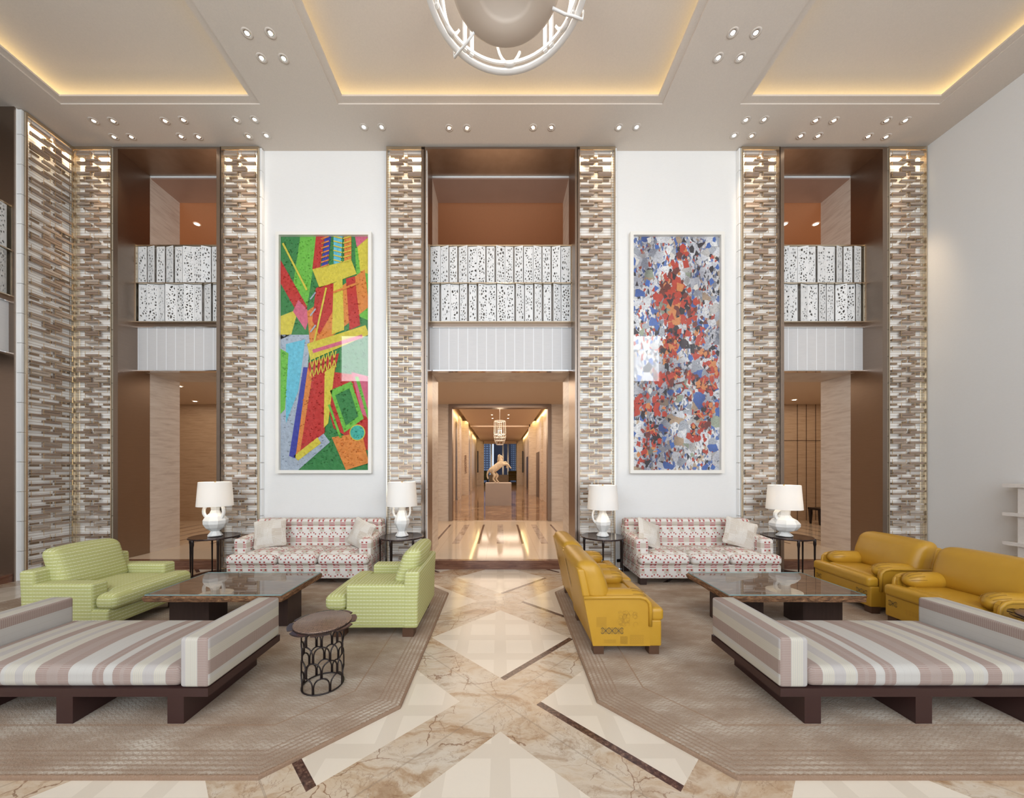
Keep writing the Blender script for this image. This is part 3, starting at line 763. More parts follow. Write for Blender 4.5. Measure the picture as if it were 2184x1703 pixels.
# ================================================================ CHANDELIER
def chandelier():
    c = Vector((.055, 3.163, 6.0)); root = thing('ring_chandelier', 'large round white openwork chandelier hanging in the central ceiling coffer', 'chandelier', c)
    def ring(r, z, w, h, n=64, prof=None):
        m.lathe([(r - w, z), (r, z), (r, z + h), (r - w, z + h), (r - w, z)], n, cap=False, smooth=False)
    m = MB(); m.lathe([(.685, .012), (.70, 0), (.738, .004), (.746, .03), (.725, .05), (.69, .045), (.685, .012)], 96, cap=False)
    m.build('lower_ring', 'whitematte', root)
    m = MB(); ring(.672, .045, .018, .03, 80); m.build('middle_ring', 'whitematte', root)
    m = MB(); ring(.70, .95, .04, .05); ring(.62, .62, .03, .03); m.build('upper_ring', 'whitematte', root)
    m = MB(); m.lathe([(.0, .02), (.24, .018), (.25, -.005), (.27, -.02), (.46, -.015), (.495, .02), (.505, .06), (.46, .10), (.0, .10)], 72, cap=False)
    m.build('diffuser_disc', 'discbeige', root)
    for t in (134, 18, 256):
        t = R(t); m = MB(); d = Vector((cos(t), sin(t), 0))
        m.tube([d * .45 + Vector((0, 0, -.03)), d * .58 + Vector((0, 0, -.035)), d * .66 + Vector((0, 0, -.02)), d * .765 + Vector((0, 0, -.015)), d * .775 + Vector((0, 0, .07))], .014, 4, flat=.8)
        m.build('bracket', 'whitematte', root)
    for t in (46, 52, 122, 129, 20, 165, 200, 230, 270, 300, 330, 350):
        t = R(t); m = MB(); d = Vector((cos(t), sin(t), 0)); e = Vector((-sin(t), cos(t), 0)) * .02
        m.prism([((d * .66 - e).x, (d * .66 - e).y), ((d * .66 + e).x, (d * .66 + e).y), ((d * .685 + e).x, (d * .685 + e).y), ((d * .685 - e).x, (d * .685 - e).y)], 2, .03, .95)
        m.build('upright', 'whitematte', root)
    for t0, sg in ((86, -1), (146, -1), (30, 1), (190, 1), (225, -1), (262, 1), (300, -1), (338, 1)):
        m = MB(); pts = []
        for j in range(19):
            q = R(70 + 250 * j / 18); tt = R(t0) + sg * .22 * cos(q); zz = .34 + .30 * sin(q)
            pts.append((cos(tt) * .665, sin(tt) * .665, zz))
        m.tube(pts, .026, 4, flat=.6); m.build('scroll', 'whitematte', root)
    m = MB()
    for t in (0, 90, 180, 270): m.tube([(cos(R(t)) * .45, sin(R(t)) * .45, .13), (cos(R(t)) * .45, sin(R(t)) * .45, 1.41)], .006, 6)
    m.tube([(0, 0, .14), (0, 0, 1.41)], .02, 8); m.lathe([(.18, 1.39), (.18, 1.415)], 32)
    m.build('suspension_rods', 'whitematte', root)
    lamp('POINT', 'chandelier_bulb', (c.x, c.y, c.z + .3), 60, (1, .88, .76), .15)
M['discbeige'] = plain('beige parchment disc', (.60, .50, .41), .6)
chandelier()

# ================================================================ FURNITURE
def octo(x0, x1, y0, y1, c):
    return [(x0 + c, y0), (x1 - c, y0), (x1, y0 + c), (x1, y1 - c), (x1 - c, y1), (x0 + c, y1), (x0, y1 - c), (x0, y0 + c)]
def inset(P, d):
    n = len(P); out = []
    for i in range(n):
        p, q, r = Vector(P[i - 1]), Vector(P[i]), Vector(P[(i + 1) % n])
        e1 = (q - p).normalized(); e2 = (r - q).normalized()
        n1 = Vector((-e1.y, e1.x)); n2 = Vector((-e2.y, e2.x))
        k = (n1 + n2); k /= k.dot(n1); out.append(q + k * d)
    return out
def rug(label, P):
    rings = [(0, 0), (0, .016), (.008, .022), (.35, .022), (.6, .022)]
    m = MB(); n = len(P); vs = []; ed = []
    for d, z in rings:
        for q in inset(P, d) if d else [Vector(p) for p in P]: vs.append((q.x, q.y, z)); ed.append(d)
    fs = [(i * n + k, i * n + (k + 1) % n, (i + 1) * n + (k + 1) % n, (i + 1) * n + k) for i in range(len(rings) - 1) for k in range(n)]
    fs.append(tuple(range((len(rings) - 1) * n, len(rings) * n)))
    m.add(vs, fs); o = m.build('area_rug', 'rug')
    a = o.data.attributes.new('edge', 'FLOAT', 'POINT'); a.data.foreach_set('value', ed)
    return tag(o, label, 'rug', 'octagonal rugs')
rug('taupe rug with cut corners under the mustard armchairs', [(1.29, 1.94), (6.4, 1.94), (6.95, 2.5), (6.95, 4.76), (6.45, 5.26), (1.12, 5.26), (.745, 4.86), (.70, 2.58)])
rug('taupe rug with cut corners under the green armchairs', [(-6.3, 1.94), (-1.32, 1.94), (-.705, 2.52), (-.70, 4.83), (-1.12, 5.26), (-5.7, 5.26), (-6.2, 4.76), (-6.85, 2.5)])

RZ = .022
def green_chair(label, loc, rz):
    root = thing('upholstered_armchair', label, 'armchair', loc, rz, 'green armchairs'); w = .46
    m = MB(); m.rbox(.012, .86, -w + .006, w - .006, .10, .27, .02, 3); m.build('base', 'green', root, uv='chair')
    for s in (-1, 1):
        m = MB(); y0, y1 = sorted((s * .30, s * w)); m.rbox(.03, .71, y0, y1, .12, .53, .028, 4); m.build('armrest', 'green', root, uv='chair')
    m = MB(); m.rbox(.0, .15, -w - .003, w + .003, .098, .66, .03, 5, fn=lambda p: (p.x - .05 * max(0, p.z - .3), p.y, p.z)); m.build('backrest', 'green', root, uv='chair')
    m = MB(); m.rbox(.14, .76, -.30, .30, .265, .43, .05, 6, (0, 0, .025)); m.rbox(.715, .93, -w + .005, w - .005, .265, .42, .06, 6, (0, 0, .02)); m.build('seat_cushion', 'green', root, uv='chair')
    m = MB(); m.rbox(.13, .31, -.33, .33, .40, .84, .07, 7, (.04, 0, .02), fn=lambda p: (p.x - (p.z - .4) * .32, p.y, p.z)); m.build('back_cushion', 'green', root, uv='chair')
    for x in (.05, .74):
        for y in (-.42, .32): m = MB(); m.box(x, x + .11, y, y + .10, 0, .105); m.build('leg', 'legwood', root)
    return root
gc = green_chair('green woven armchair with its back to the marble aisle', (-.815, 3.97, RZ), R(180))
dup(gc, (-4.76, 3.99, RZ), 0, 'green woven armchair near the corner glass screens, facing the coffee table')

def leather_chair(label, loc, rz):
    root = thing('leather_armchair', label, 'armchair', loc, rz, 'mustard leather armchairs'); w = .41
    m = MB(); m.rbox(.0, .62, -w, w, .075, .31, .015, 3, fn=lambda p: (p.x, p.y, p.z)); m.build('base', 'leather', root)
    for s in (-1, 1):
        m = MB(); y0, y1 = sorted((s * .375, s * (w + .002))); m.prism([(.0, .08), (.515, .08), (.515, .46), (.505, .495), (.47, .52), (-.085, .525)], 1, y0, y1); y0, y1 = sorted((s * .26, s * .38)); m.box(.0, .46, y0, y1, .10, .45)
        o = m.build('side_panel', 'leather', root)
        m = MB()                                    # rolled arm with a rounded, pleated front
        pts = []; rs = []
        for t in range(13):
            x = -.03 + .54 * t / 12; pts.append((x, s * .318, .478)); rs.append(.094 if t < 10 else .094 * math.sqrt(max(.03, 1 - ((t - 9) / 3.15) ** 2)))
        m.tube(pts, .09, 20, rs=rs, flat=.95)
        o = m.build('armrest', 'leather', root)
        m = MB()
        for q in range(7):
            a = R(-70 + 140 * q / 6); m.tube([(.37 + .13 * k / 4, s * .318 + sin(a) * .0948 * math.sqrt(max(.05, 1 - max(0, (k - .5) / 4.4) ** 2)), .478 + cos(a) * .0900 * math.sqrt(max(.05, 1 - max(0, (k - .5) / 4.4) ** 2))) for k in range(5)], .0018, 4)
        m.build('pleats', 'leathermid', o)
        m = MB(); y = s * (w + .004)
        m.tube([(-.085, y, .515), (.2, y, .52), (.42, y, .52), (.475, y, .505), (.508, y, .47), (.515, y, .42), (.515, y, .26)], .017, 8); m.build('welt', 'leather', root)
    m = MB(); m.rbox(.05, .53, -.31, .31, .29, .425, .04, 5, (0, 0, .015)); m.rbox(.52, .645, -w, w, .30, .42, .035, 4, (0, 0, .008)); m.build('seat_cushion', 'leather', root)
    lean = lambda p: (p.x - (p.z - .09) * .21, p.y, p.z)
    m = MB(); m.rbox(.0, .07, -w, w, .09, .77, .02, 4, fn=lean); m.build('back_panel', 'leather', root)
    m = MB(); m.rbox(.03, .25, -w, w, .40, .83, .085, 7, (.03, 0, .012), fn=lambda p: (p.x - (p.z - .09) * .21 - .13 * max(0, (p.z - .62)), p.y, p.z)); m.build('backrest', 'leather', root)
    for x in (.01, .51):
        for y in (-.40, .31): m = MB(); o = m.box(x, x + .09, y, y + .09, 0, .08); m.build('leg', 'legwood', root)
    # stamped motifs on both sides and the front
    for s in (-1, 1):
        D = MB(); L = MB(); y = s * (w + .0035)
        def P(a, b): return (a, y, b)
        def ring(M_, x, z, r, t, a0=0, a1=360, n=14, f=P, th=.0):
            for k in range(n):
                q0 = R(a0 + (a1 - a0) * k / n); q1 = R(a0 + (a1 - a0) * (k + 1) / n)
                M_.add([f(x + cos(q0) * (r - t), z + sin(q0) * (r - t)), f(x + cos(q0) * r, z + sin(q0) * r), f(x + cos(q1) * r, z + sin(q1) * r), f(x + cos(q1) * (r - t), z + sin(q1) * (r - t))], [(0, 1, 2, 3)])
        def ln(M_, x0, z0, x1, z1, t=.0016, f=P):
            d = Vector((x1 - x0, z1 - z0)); nn = Vector((-d.y, d.x)).normalized() * t
            M_.add([f(x0 - nn.x, z0 - nn.y), f(x1 - nn.x, z1 - nn.y), f(x1 + nn.x, z1 + nn.y), f(x0 + nn.x, z0 + nn.y)], [(0, 1, 2, 3)])
        def motif(x0, z0, f=P, nx=7, st=.029):
            for j in range(2):
                for i in range(nx):
                    up = (i + j) % 2 == 0; x, z = x0 + i * st, z0 - j * .029
                    ring(D, x, z, .0145, .0018, f=f); ring(D, x, z, .0145, .007, 10 if up else 190, 170 if up else 350, 10, f=f)
                    ring(D, x, z - (.003 if up else -.003), .004, .004, 0, 360, 8, f=f)
        motif(.085, .232)
        for (x0, z0, nx, nz, c) in ((.03, .25, 6, 6, .0155), (.10, .105, 6, 2, .018), (.245, .10, 8, 8, .0085), (.33, .098, 6, 4, .0215)):
            for i in range(nx):
                for j in range(nz):
                    a, b = x0 + i * c, z0 + j * c; h = c * .42; k = (i * 7 + j * 5) % 3
                    if k == 0: ring(L, a + h, b + h, h, .0016, 0, 360, 4)
                    elif k == 1: ring(L, a + h, b + h, h * 1.15, .0016, 45, 405, 4)
                    else: ring(L, a + h, b + h, h, .0014, 0, 360, 8)
        rnd = random.Random(4)
        for k in range(34):
            a = .235 + rnd.random() * .155; b = .265 + rnd.random() * .125; ring(L, a, b, .008 + rnd.random() * .014, .0013, rnd.random() * 360, 500 + rnd.random() * 150, 12)
        if s > 0:
            ff = lambda a, b: (.6215, a, b)
            motif(-.36, .24, ff, 3, .029); motif(.24, .24, ff, 5, .029)
            for i in range(8):
                for j in range(2): ring(L, -.2 + i * .03, .17 + j * .03, .011, .0016, 0, 360, 4, f=ff)
            bb = lambda a, b: (-.0035 - (b - .09) * .21, a, b)
            for j in range(6): motif(.2, .70 - .05 * j, bb, 2, .029)
        D.build('stamped_circles', 'leatherdark', root); L.build('embossed_grids', 'leathermid', root)
    return root
lc = leather_chair('mustard leather armchair beside the aisle, nearest the camera', (.835, 3.62, RZ), 0)
dup(lc, (.862, 4.49, RZ), 0, 'mustard leather armchair beside the aisle, behind its twin')
dup(lc, (4.93, 4.47, RZ), R(180 - 5), 'mustard leather armchair before the end table with the wide round lamp')
dup(lc, (4.84, 3.50, RZ), R(180), 'mustard leather armchair behind the striped bolster, next to the white shelves')

def sofa(label, cx):
    root = thing('three_seat_sofa', label, 'sofa', (cx, 5.54, RZ), 0, 'patterned sofas'); w = 1.02
    m = MB(); m.rbox(-w, w, -.41, .40, .09, .285, .02, 3); m.build('base', 'sofa', root)
    for s in (-1, 1):
        x0, x1 = sorted((s * .83, s * w)); m = MB()
        m.rbox(x0, x1, -.27, .38, .2, .63, .03, 6, (0, 0, .01), fn=lambda p: (p.x, p.y, p.z + .06 * max(0, p.z - .3) * (p.y + .27) / .3)); m.build('armrest', 'sofa', root)
    m = MB(); m.rbox(-w, w, .17, .40, .25, .78, .05, 10, (0, .01, 0), fn=lambda p: (p.x, p.y + .06 * (p.z - .3), p.z)); m.build('backrest', 'sofa', root)
    m = MB(); m.rbox(-w + .01, w - .01, .20, .42, .745, .865, .05, 10); m.build('back_roll', 'sofa', root)
    for k in (-1, 0, 1):
        m = MB()
        x0, x1 = (k * .553 - .274, k * .553 + .274)
        m.rbox(x0, x1, -.36, .20, .285, .44, .05, 7, (0, 0, .04))
        if k: xa, xb = sorted((k * .30, k * (w + .005))); m.rbox(xa, xb, -.44, -.255, .285, .425, .055, 6, (0, 0, .012))
        else: m.rbox(x0, x1, -.44, -.25, .285, .43, .055, 6, (0, 0, .015))
        m.build('seat_cushion', 'sofa', root)
    for x in (-w + .01, w - .11):
        for y in (-.40, .29): m = MB(); m.prism([(x, 0), (x + .09, 0), (x + .1, .09), (x, .09)], 1, y, y + .1); m.build('leg', 'ebony', root)
    return root
sf = sofa('red and white patterned sofa under the bright green framed picture', -2.93)
dup(sf, (3.03, 5.54, RZ), 0, 'red and white patterned sofa under the blue and red collage')
def pillow(label, x, y, z, rx, ry, rz):
    m = MB(); m.rbox(-.215, .215, -.055, .055, -.205, .205, .05, 8, (0, .05, 0), fn=lambda p: (p.x * (1 + .10 * abs(p.z / .205) ** 2), p.y * (1.05 - .8 * max(abs(p.x), abs(p.z)) ** 2 / .05), p.z * (1 + .10 * abs(p.x / .215) ** 2)))
    o = m.build('throw_pillow', 'cushion'); o.location = (x, y, z); o.rotation_euler = (R(rx), R(ry), R(rz)); tag(o, label, 'pillow', 'beige throw pillows')
pillow('beige geometric throw pillow beside the two-handled wide lamp, on the sofa', -3.55, 5.50, .70, -18, -6, 14)
pillow('beige geometric throw pillow at the sofa end nearest the central doorway', -2.16, 5.52, .69, -18, 14, -30)
pillow('beige striped throw pillow slumped at the sofa end beside the one-handled lamp', 2.30, 5.50, .69, -26, 22, 20)
pillow('beige geometric throw pillow at the sofa end beside the squat wide lamp', 3.70, 5.50, .70, -20, 16, -14)

def daybed(label, cx, flip):
    root = thing('striped_daybed', label, 'daybed', (cx, 2.34, RZ), 0, 'striped daybeds'); L = .99; D = .765
    if flip: root.scale = (-1, 1, 1)
    z = -RZ
    m = MB(); m.box(-L, L, 0, D, .20 + z, .255 + z); m.build('platform', 'espresso', root)
    for x in (-.83, -.10, .63 + .0): m = MB(); m.box(x, x + .108, .0 + .002, D - .06, 0, .20 + z); m.build('leg', 'espresso', root)
    m = MB(); m.rbox(-.80, .80, .004, D - .004, .255 + z, .39 + z, .045, 10, (0, 0, .03)); m.build('mattress', 'stripe', root, uv=lambda c, n: ((c.x + .80) if abs(n.x) < .8 else c.z, c.z if abs(n.y) > .6 else c.y))
    for s in (-1, 1):
        x0, x1 = sorted((s * (L - .19), s * L)); m = MB(); m.rbox(x0, x1, .002, D - .002, .256 + z, .585 + z, .022, 6, (0, 0, .006))
        off = .11 if s < 0 else .42
        m.build('bolster', 'stripe', root, uv=lambda c, n: ((c.x * 1.0 + off + .9) if abs(n.x) < .7 else (c.z * 1.0 + (.86 if s < 0 else .25)), c.z if abs(n.y) > .6 else c.y))
    return root
daybed('striped daybed nearest the green armchairs', -2.91, True)
daybed('striped daybed nearest the mustard armchairs', 2.83, False)

def coffee_table(label, cx, cy):
    root = thing('coffee_table', label, 'table', (cx, cy, RZ), 0, 'live edge coffee tables')
    rnd = random.Random(int(cx * 10)); P = []
    def side(a, b, n):
        for k in range(n):
            t = k / n; p = Vector(a).lerp(Vector(b), t); P.append(p)
    c = [(-.70, -.40), (.70, -.40), (.70, .40), (-.70, .40)]
    for i in range(4): side(c[i], c[(i + 1) % 4], 16 if i % 2 == 0 else 9)
    P2 = [p + Vector((rnd.uniform(-.012, .012), rnd.uniform(-.012, .012))) for p in P]
    n = len(P2); m = MB()
    rows = [(P, .992, .33), (P2, 1.0, .345), (P2, 1.004, .37), (P, .995, .392)]
    vs = []
    for pts, sc, z in rows:
        for q in pts: vs.append((q.x * sc + rnd.uniform(-.006, .006), q.y * sc + rnd.uniform(-.006, .006), z))
    fs = [(i * n + k, i * n + (k + 1) % n, (i + 1) * n + (k + 1) % n, (i + 1) * n + k) for i in range(3) for k in range(n)]
    m.add(vs, fs, 1, False); m.add([vs[k] for k in range(n)], [tuple(range(n))], 0); m.add([vs[3 * n + k] for k in range(n)], [tuple(range(n))], 0)
    m.build('slab', ['wood', 'woodedge'], root)
    for x in (-.62, .22):
        m = MB(); m.box(x, x + .42, -.2, .06, 0, .335); m.build('leg', 'ebony', root)
    m = MB(); m.box(-.69, .69, -.39, .39, .395, .403); m.build('glass_top', 'glass', root)
    m = MB()
    for b in ((-.692, .692, -.392, -.39), (-.692, .692, .39, .392), (-.692, -.69, -.39, .39), (.69, .692, -.39, .39)): m.box(*b, .395, .403)
    m.build('glass_edge', 'glassedge', root)
    return root
coffee_table('wooden coffee table between the green armchairs, under glass', -2.90, 3.99)
coffee_table('wooden coffee table between the mustard armchairs, under glass', 3.0, 3.99)

def end_table(label, x, loc_y=5.62, r=.335):
    root = thing('end_table', label, 'table', (x, loc_y, 0), 0, 'round dark end tables')
    m = MB(); m.lathe([(r * .97, .618), (r, .624), (r, .637), (r * .985, .642), (r * .95, .640)], 48); m.build('tabletop', 'bronzetop', root)
    for t in (255, 15, 135, 315, 195):
        t = R(t); d = Vector((cos(t), sin(t), 0)); m = MB()
        m.tube([d * (r - .01) + Vector((0, 0, z)) for z in (.004, .3, .52, .56, .60, .635)], .012, 8, rs=[.009, .011, .013, .02, .018, .019])
        m.build('leg', 'darkbronze', root)
    m = MB(); m.lathe([(r * .96, .008), (r * .97, .012), (r * .97, .022), (r * .96, .026)], 40); m.build('lower_shelf', 'bronzetop', root)
    return root
XT = (-4.50, -1.545, 1.61, 4.51)
end_table('round dark end table in front of the doorway by the green armchair', XT[0], 5.62)
end_table('round dark end table beside the sofa near the central doorway', XT[1], 5.60)
end_table('round dark end table behind the mustard aisle chairs', XT[2], 5.60)
end_table('round dark end table before the doorway with the bench', XT[3], 5.60)

def table_lamp(label, x, y, kind, ztop):
    TZ = .6455; root = thing('table_lamp', label, 'lamp', (x, y, TZ), 0, 'white ceramic table lamps')
    sb, st = ztop - .375 - TZ, ztop - TZ
    m = MB()
    R_ = {1: .165, 2: .115, 3: .125, 4: .20}[kind]; s = R_ / .165
    zs = (sb + .06) / .5
    prof = [(.098, 0), (.10, .012), (.058, .07), (.062, .075), (.125 * s, .125), (.163 * s, .185), (.165 * s, .235), (.125 * s, .295), (.075, .335), (.055, .38), (.062, .44), (.07, .50)]
    if kind == 4: prof = [(.112, 0), (.115, .012), (.065, .06), (.07, .065), (.15, .10), (.195, .16), (.20, .21), (.16, .27), (.10, .30), (.075, .34), (.08, .40), (.09, .50)]
    prof = [(r, z * zs) for r, z in prof]
    m.lathe(prof, 9, jit=.035, smooth=False)
    base = m.build('vase_base', 'ceramic', root)
    def handle(dx, dy, z0, z1, out, r=.02):
        h = MB(); d = Vector((dx, dy, 0)).normalized(); pts = []
        for k in range(9):
            a = pi * k / 8; pts.append(d * (.05 + out * sin(a) ** .7) + Vector((0, 0, z0 + (z1 - z0) * (1 - cos(a)) / 2)))
        h.tube(pts, r, 5, smooth=False); h.build('handle', 'ceramic', base)
    if kind == 1: handle(-1, -.3, .27 * zs, .46 * zs, .10, .024); handle(1, -.2, .25 * zs, .47 * zs, .11, .024)
    if kind == 2: handle(-1, -.1, .27 * zs, .49 * zs, .085, .017); handle(1, -.1, .27 * zs, .49 * zs, .085, .017)
    if kind == 3: handle(-1, -.1, .20 * zs, .47 * zs, .115, .017)
    if kind == 4: handle(-1, -.1, .27 * zs, .42 * zs, .10, .03)
    m = MB(); n = 40
    for a, b in (((.238, sb), (.212, st)), ((.236, sb), (.210, st))): m.lathe([a, b], n, cap=False)
    m.build('lampshade', 'shade', root)
    m = MB(); m.lathe([(.0, st + .012), (.012, st + .012), (.014, st - .012), (.006, st - .02), (.006, sb + .02), (.0, sb + .02)], 10, cap=False)
    m.tube([(-.21, 0, st - .012), (.21, 0, st - .012)], .003, 6); m.tube([(0, -.21, st - .012), (0, .21, st - .012)], .003, 6); m.build('finial', 'brass', root)
    m = MB(); m.lathe([(.001, sb + .10), (.028, sb + .12), (.034, sb + .16), (.02, sb + .2), (.001, sb + .21)], 12); m.build('bulb', 'bulb', root)
    for zz in (.10, .27):
        lamp('POINT', 'lamp_bulb', (.0, -.05, sb + zz), 3.2, (1, .84, .66), .04, parent=root)
M['bulb'] = glow('lamp bulb', (1, .80, .5), 6)
table_lamp('white table lamp with a wide faceted body and two folded handles', XT[0] + .02, 5.60, 1, 1.49)
table_lamp('white table lamp with a slim amphora body and two loop handles', XT[1] - .0, 5.60, 2, 1.49)
table_lamp('white table lamp with a pitcher body and a single loop handle', XT[2] - .0, 5.60, 3, 1.44)
table_lamp('white table lamp with a squat, very wide faceted body', XT[3] - .05, 5.60, 4, 1.44)

def drink_table(label, x, y):
    root = thing('scalloped_side_table', label, 'table', (x, y, RZ), 0, 'scalloped side tables'); zt = .485; r = .148
    P = []; n = 160
    for k in range(n):
        t = 2 * pi * k / n; q = (t * 8 / (2 * pi)) % 1
        e = min(q, 1 - q); rr = .246 - (.036 * math.sqrt(max(0, 1 - (e / .11) ** 2)) if e < .11 else 0) - .010 * abs(q - .5)
        P.append((cos(t) * rr, sin(t) * rr))
    m = MB(); m.prism(P, 2, zt - .008, zt); m.build('scalloped_rim', 'bronzetop', root)
    m = MB(); m.lathe([(.205, zt), (.207, zt + .008), (.2, zt + .012)], 48); m.build('tabletop', 'basket', root)
    m = MB(); K = 8; hh = (zt - .02) / 4
    def cyl(a, z, rr=r): return (cos(a) * rr, sin(a) * rr, z)
    for row in range(4):
        z0 = .01 + row * hh; off = (row % 2) * .5
        for k in range(K):
            a0 = 2 * pi * (k + off + .04) / K; a1 = 2 * pi * (k + off + .96) / K; ac, hw = (a0 + a1) / 2, (a1 - a0) / 2
            pts = [cyl(a0, z0 - (.0 if row == 0 else .006))]
            for j in range(13):
                q = pi - pi * j / 12; pts.append(cyl(ac + cos(q) * hw, z0 + hh * .45 + sin(q) * hh * .52))
            pts.append(cyl(a1, z0 - (.0 if row == 0 else .006)))
            m.tube(pts, .0055, 6)
    m.tube([cyl(2 * pi * k / 40, .008) for k in range(40)], .006, 6, closed=True)
    m.tube([cyl(2 * pi * k / 40, zt - .015) for k in range(40)], .005, 6, closed=True)
    m.build('arched_cage', 'darkbronze', root)
    return root
drink_table('small scalloped side table with a wire cage of arches on open rug', -1.378, 2.77)
drink_table('small scalloped side table half hidden behind the striped bolster', 4.40, 2.80)

def shelves():
    root = thing('wall_shelf_unit', 'white stone shelf unit with open ledges against the plain wall', 'shelf', (7.0, 4.2, 0))
    yf, yn = .72, -1.2
    for z in (1.49, 1.10, .70, .50, .28): m = MB(); m.box(-.07, .19, yn, yf, z - .045, z); m.build('shelf', 'shelfstone', root)
    for y in (.40, -.55): m = MB(); m.box(-.03, .19, y - .3, y + .2, 0, 1.445); m.build('upright', 'shelfstone', root)
M['shelfstone'] = plain('white stone', (.78, .73, .68), .5, 0, 30)
shelves()

# ================================================================ PICTURES
def picture(kind, label, x0, x1):
    z0, z1 = 1.62, 5.71; root = thing('framed_picture', label, 'picture', ((x0 + x1) / 2, 6.09, (z0 + z1) / 2), 0, 'tall framed pictures')
    W, Hh = (x1 - x0) / 2, (z1 - z0) / 2; t = .055; m = MB()
    m.box(-W, W, -.07, .0, Hh - t, Hh); m.box(-W, W, -.07, .0, -Hh, -Hh + t); m.box(-W, -W + t, -.07, 0, -Hh + t, Hh - t); m.box(W - t, W, -.07, 0, -Hh + t, Hh - t)
    m.build('frame', 'framewhite', root)
    aw, ah = W - t, Hh - t; m = MB()
    if kind == 0:
        mats = ['pg_green', 'pg_lime', 'pg_yellow', 'pg_orange', 'pg_red', 'pg_pink', 'pg_blue', 'pg_cyan', 'pg_grey', 'pg_teal']
        laid = []
        def poly(c, pts, lift):
            laid.append((lift, c, pts))
            vs = [((-1 + 2 * u) * aw, -.012 - lift * .0015, (1 - 2 * v) * ah) for u, v in pts]
            m.add(vs, [tuple(range(len(vs)))], c)
        poly(0, [(0, 0), (1, 0), (1, 1), (0, 1)], 0)
        poly(1, [(.22, 0), (.42, 0), (.30, .30), (.12, .26)], 1); poly(1, [(.84, .05), (1, 0), (1, .36), (.88, .34)], 1)
        poly(2, [(.86, .02), (1, 0), (1, .16), (.90, .15)], 2); poly(5, [(.84, 0), (1, 0), (.86, .045)], 3)
        poly(4, [(0, .10), (.30, .30), (.24, .36), (0, .20)], 2); poly(5, [(.20, .27), (.34, .33), (.28, .40), (.14, .32)], 3)
        poly(2, [(0, .34), (.2, .31), (.12, .42), (0, .44)], 2)
        poly(8, [(0, .42), (.34, .42), (.26, .75), (.14, 1), (0, 1)], 2); poly(7, [(.06, .46), (.28, .44), (.2, .66), (.06, .80)], 3); poly(1, [(0, .48), (.09, .50), (.05, .74), (0, .76)], 4)
        poly(3, [(.30, .32), (.95, .14), (1, .30), (.34, .50)], 4); poly(2, [(.36, .14), (.80, .10), (.86, .16), (.44, .22)], 6)
        poly(4, [(.40, 0), (.50, 0), (.44, .15), (.36, .14)], 5); poly(6, [(.50, 0), (.57, 0), (.53, .14), (.46, .14)], 5); poly(7, [(.60, 0), (.70, 0), (.68, .12), (.60, .12)], 5)
        poly(3, [(.72, 0), (.80, 0), (.80, .11), (.72, .11)], 5)
        poly(4, [(.40, .22), (.60, .20), (.62, .30), (.44, .42), (.36, .36)], 6); poly(2, [(.60, .20), (.70, .18), (.72, .40), (.58, .42)], 7); poly(4, [(.74, .18), (.84, .17), (.90, .38), (.78, .40)], 6)
        poly(2, [(.30, .46), (.96, .38), (1, .42), (.34, .53)], 8); poly(5, [(.36, .485), (.92, .42), (.93, .435), (.37, .50)], 9)
        poly(4, [(.32, .54), (.66, .50), (.60, .60), (.30, .62)], 5)
        poly(6, [(.26, .56), (.31, .56), (.17, .95), (.10, .94)], 9); poly(3, [(.31, .56), (.36, .60), (.22, .93), (.17, .94)], 8)
        poly(4, [(.34, .62), (.52, .60), (.50, .84), (.20, .93)], 7); poly(2, [(.50, .58), (.62, .55), (.54, .80), (.49, .82)], 8)
        poly(4, [(.60, .58), (1, .60), (1, .92), (.60, .82), (.54, .74)], 6); poly(5, [(.80, .58), (1, .60), (1, .78), (.92, .76)], 7); poly(1, [(.84, .60), (.88, .60), (1, .76), (1, .80)], 8)
        poly(1, [(.56, .66), (.80, .62), (.94, .78), (.72, .84)], 8); poly(0, [(.62, .68), (.78, .65), (.88, .77), (.74, .81)], 10)
        poly(3, [(.58, .86), (.92, .84), (1, .97), (.74, 1)], 9)
        poly(8, [(.02, .95), (.44, .82), (.56, .88), (.2, 1), (0, 1)], 6); poly(2, [(.15, .94), (.42, .86), (.46, .885), (.2, .96)], 9)
        cx, cz = .87, .84; poly(2, [(cx + .09 * cos(2 * pi * k / 20), cz + .035 * sin(2 * pi * k / 20)) for k in range(20)], 11); poly(9, [(cx + .08 * cos(2 * pi * k / 20), cz + .031 * sin(2 * pi * k / 20)) for k in range(20)], 12)
        # zigzags, lattices and chips of paint
        def bar(c, a, b, w, lift):
            A, B = Vector((a[0] * 2 * aw, a[1] * 2 * ah)), Vector((b[0] * 2 * aw, b[1] * 2 * ah)); nn = Vector((-(B - A).y, (B - A).x)).normalized() * w
            q = [(A + nn), (B + nn), (B - nn), (A - nn)]; poly(c, [(p.x / 2 / aw, p.y / 2 / ah) for p in q], lift)
        for k in range(7): bar(3, (.46 + .0 * k, .012 + .02 * k), (.55, .0 + .02 * k), .012, 11)
        for k in range(6): bar(2, (.60, .02 * k), (.70, .01 + .02 * k), .010, 12); bar(2, (.80, .02 * k), (.71, .01 + .02 * k), .010, 12)
        for k in range(6): bar(2, (.34 + .05 * k, .60 - .008 * k), (.38 + .05 * k, .53 - .008 * k), .009, 12); bar(2, (.38 + .05 * k, .60 - .008 * k), (.34 + .05 * k, .53 - .008 * k), .009, 12)
        for k in range(5): bar(4 if k % 2 else 8, (.40 + .03 * (k % 2), .24 + .035 * k), (.34 + .05 * (k % 2), .27 + .035 * k), .012, 12)
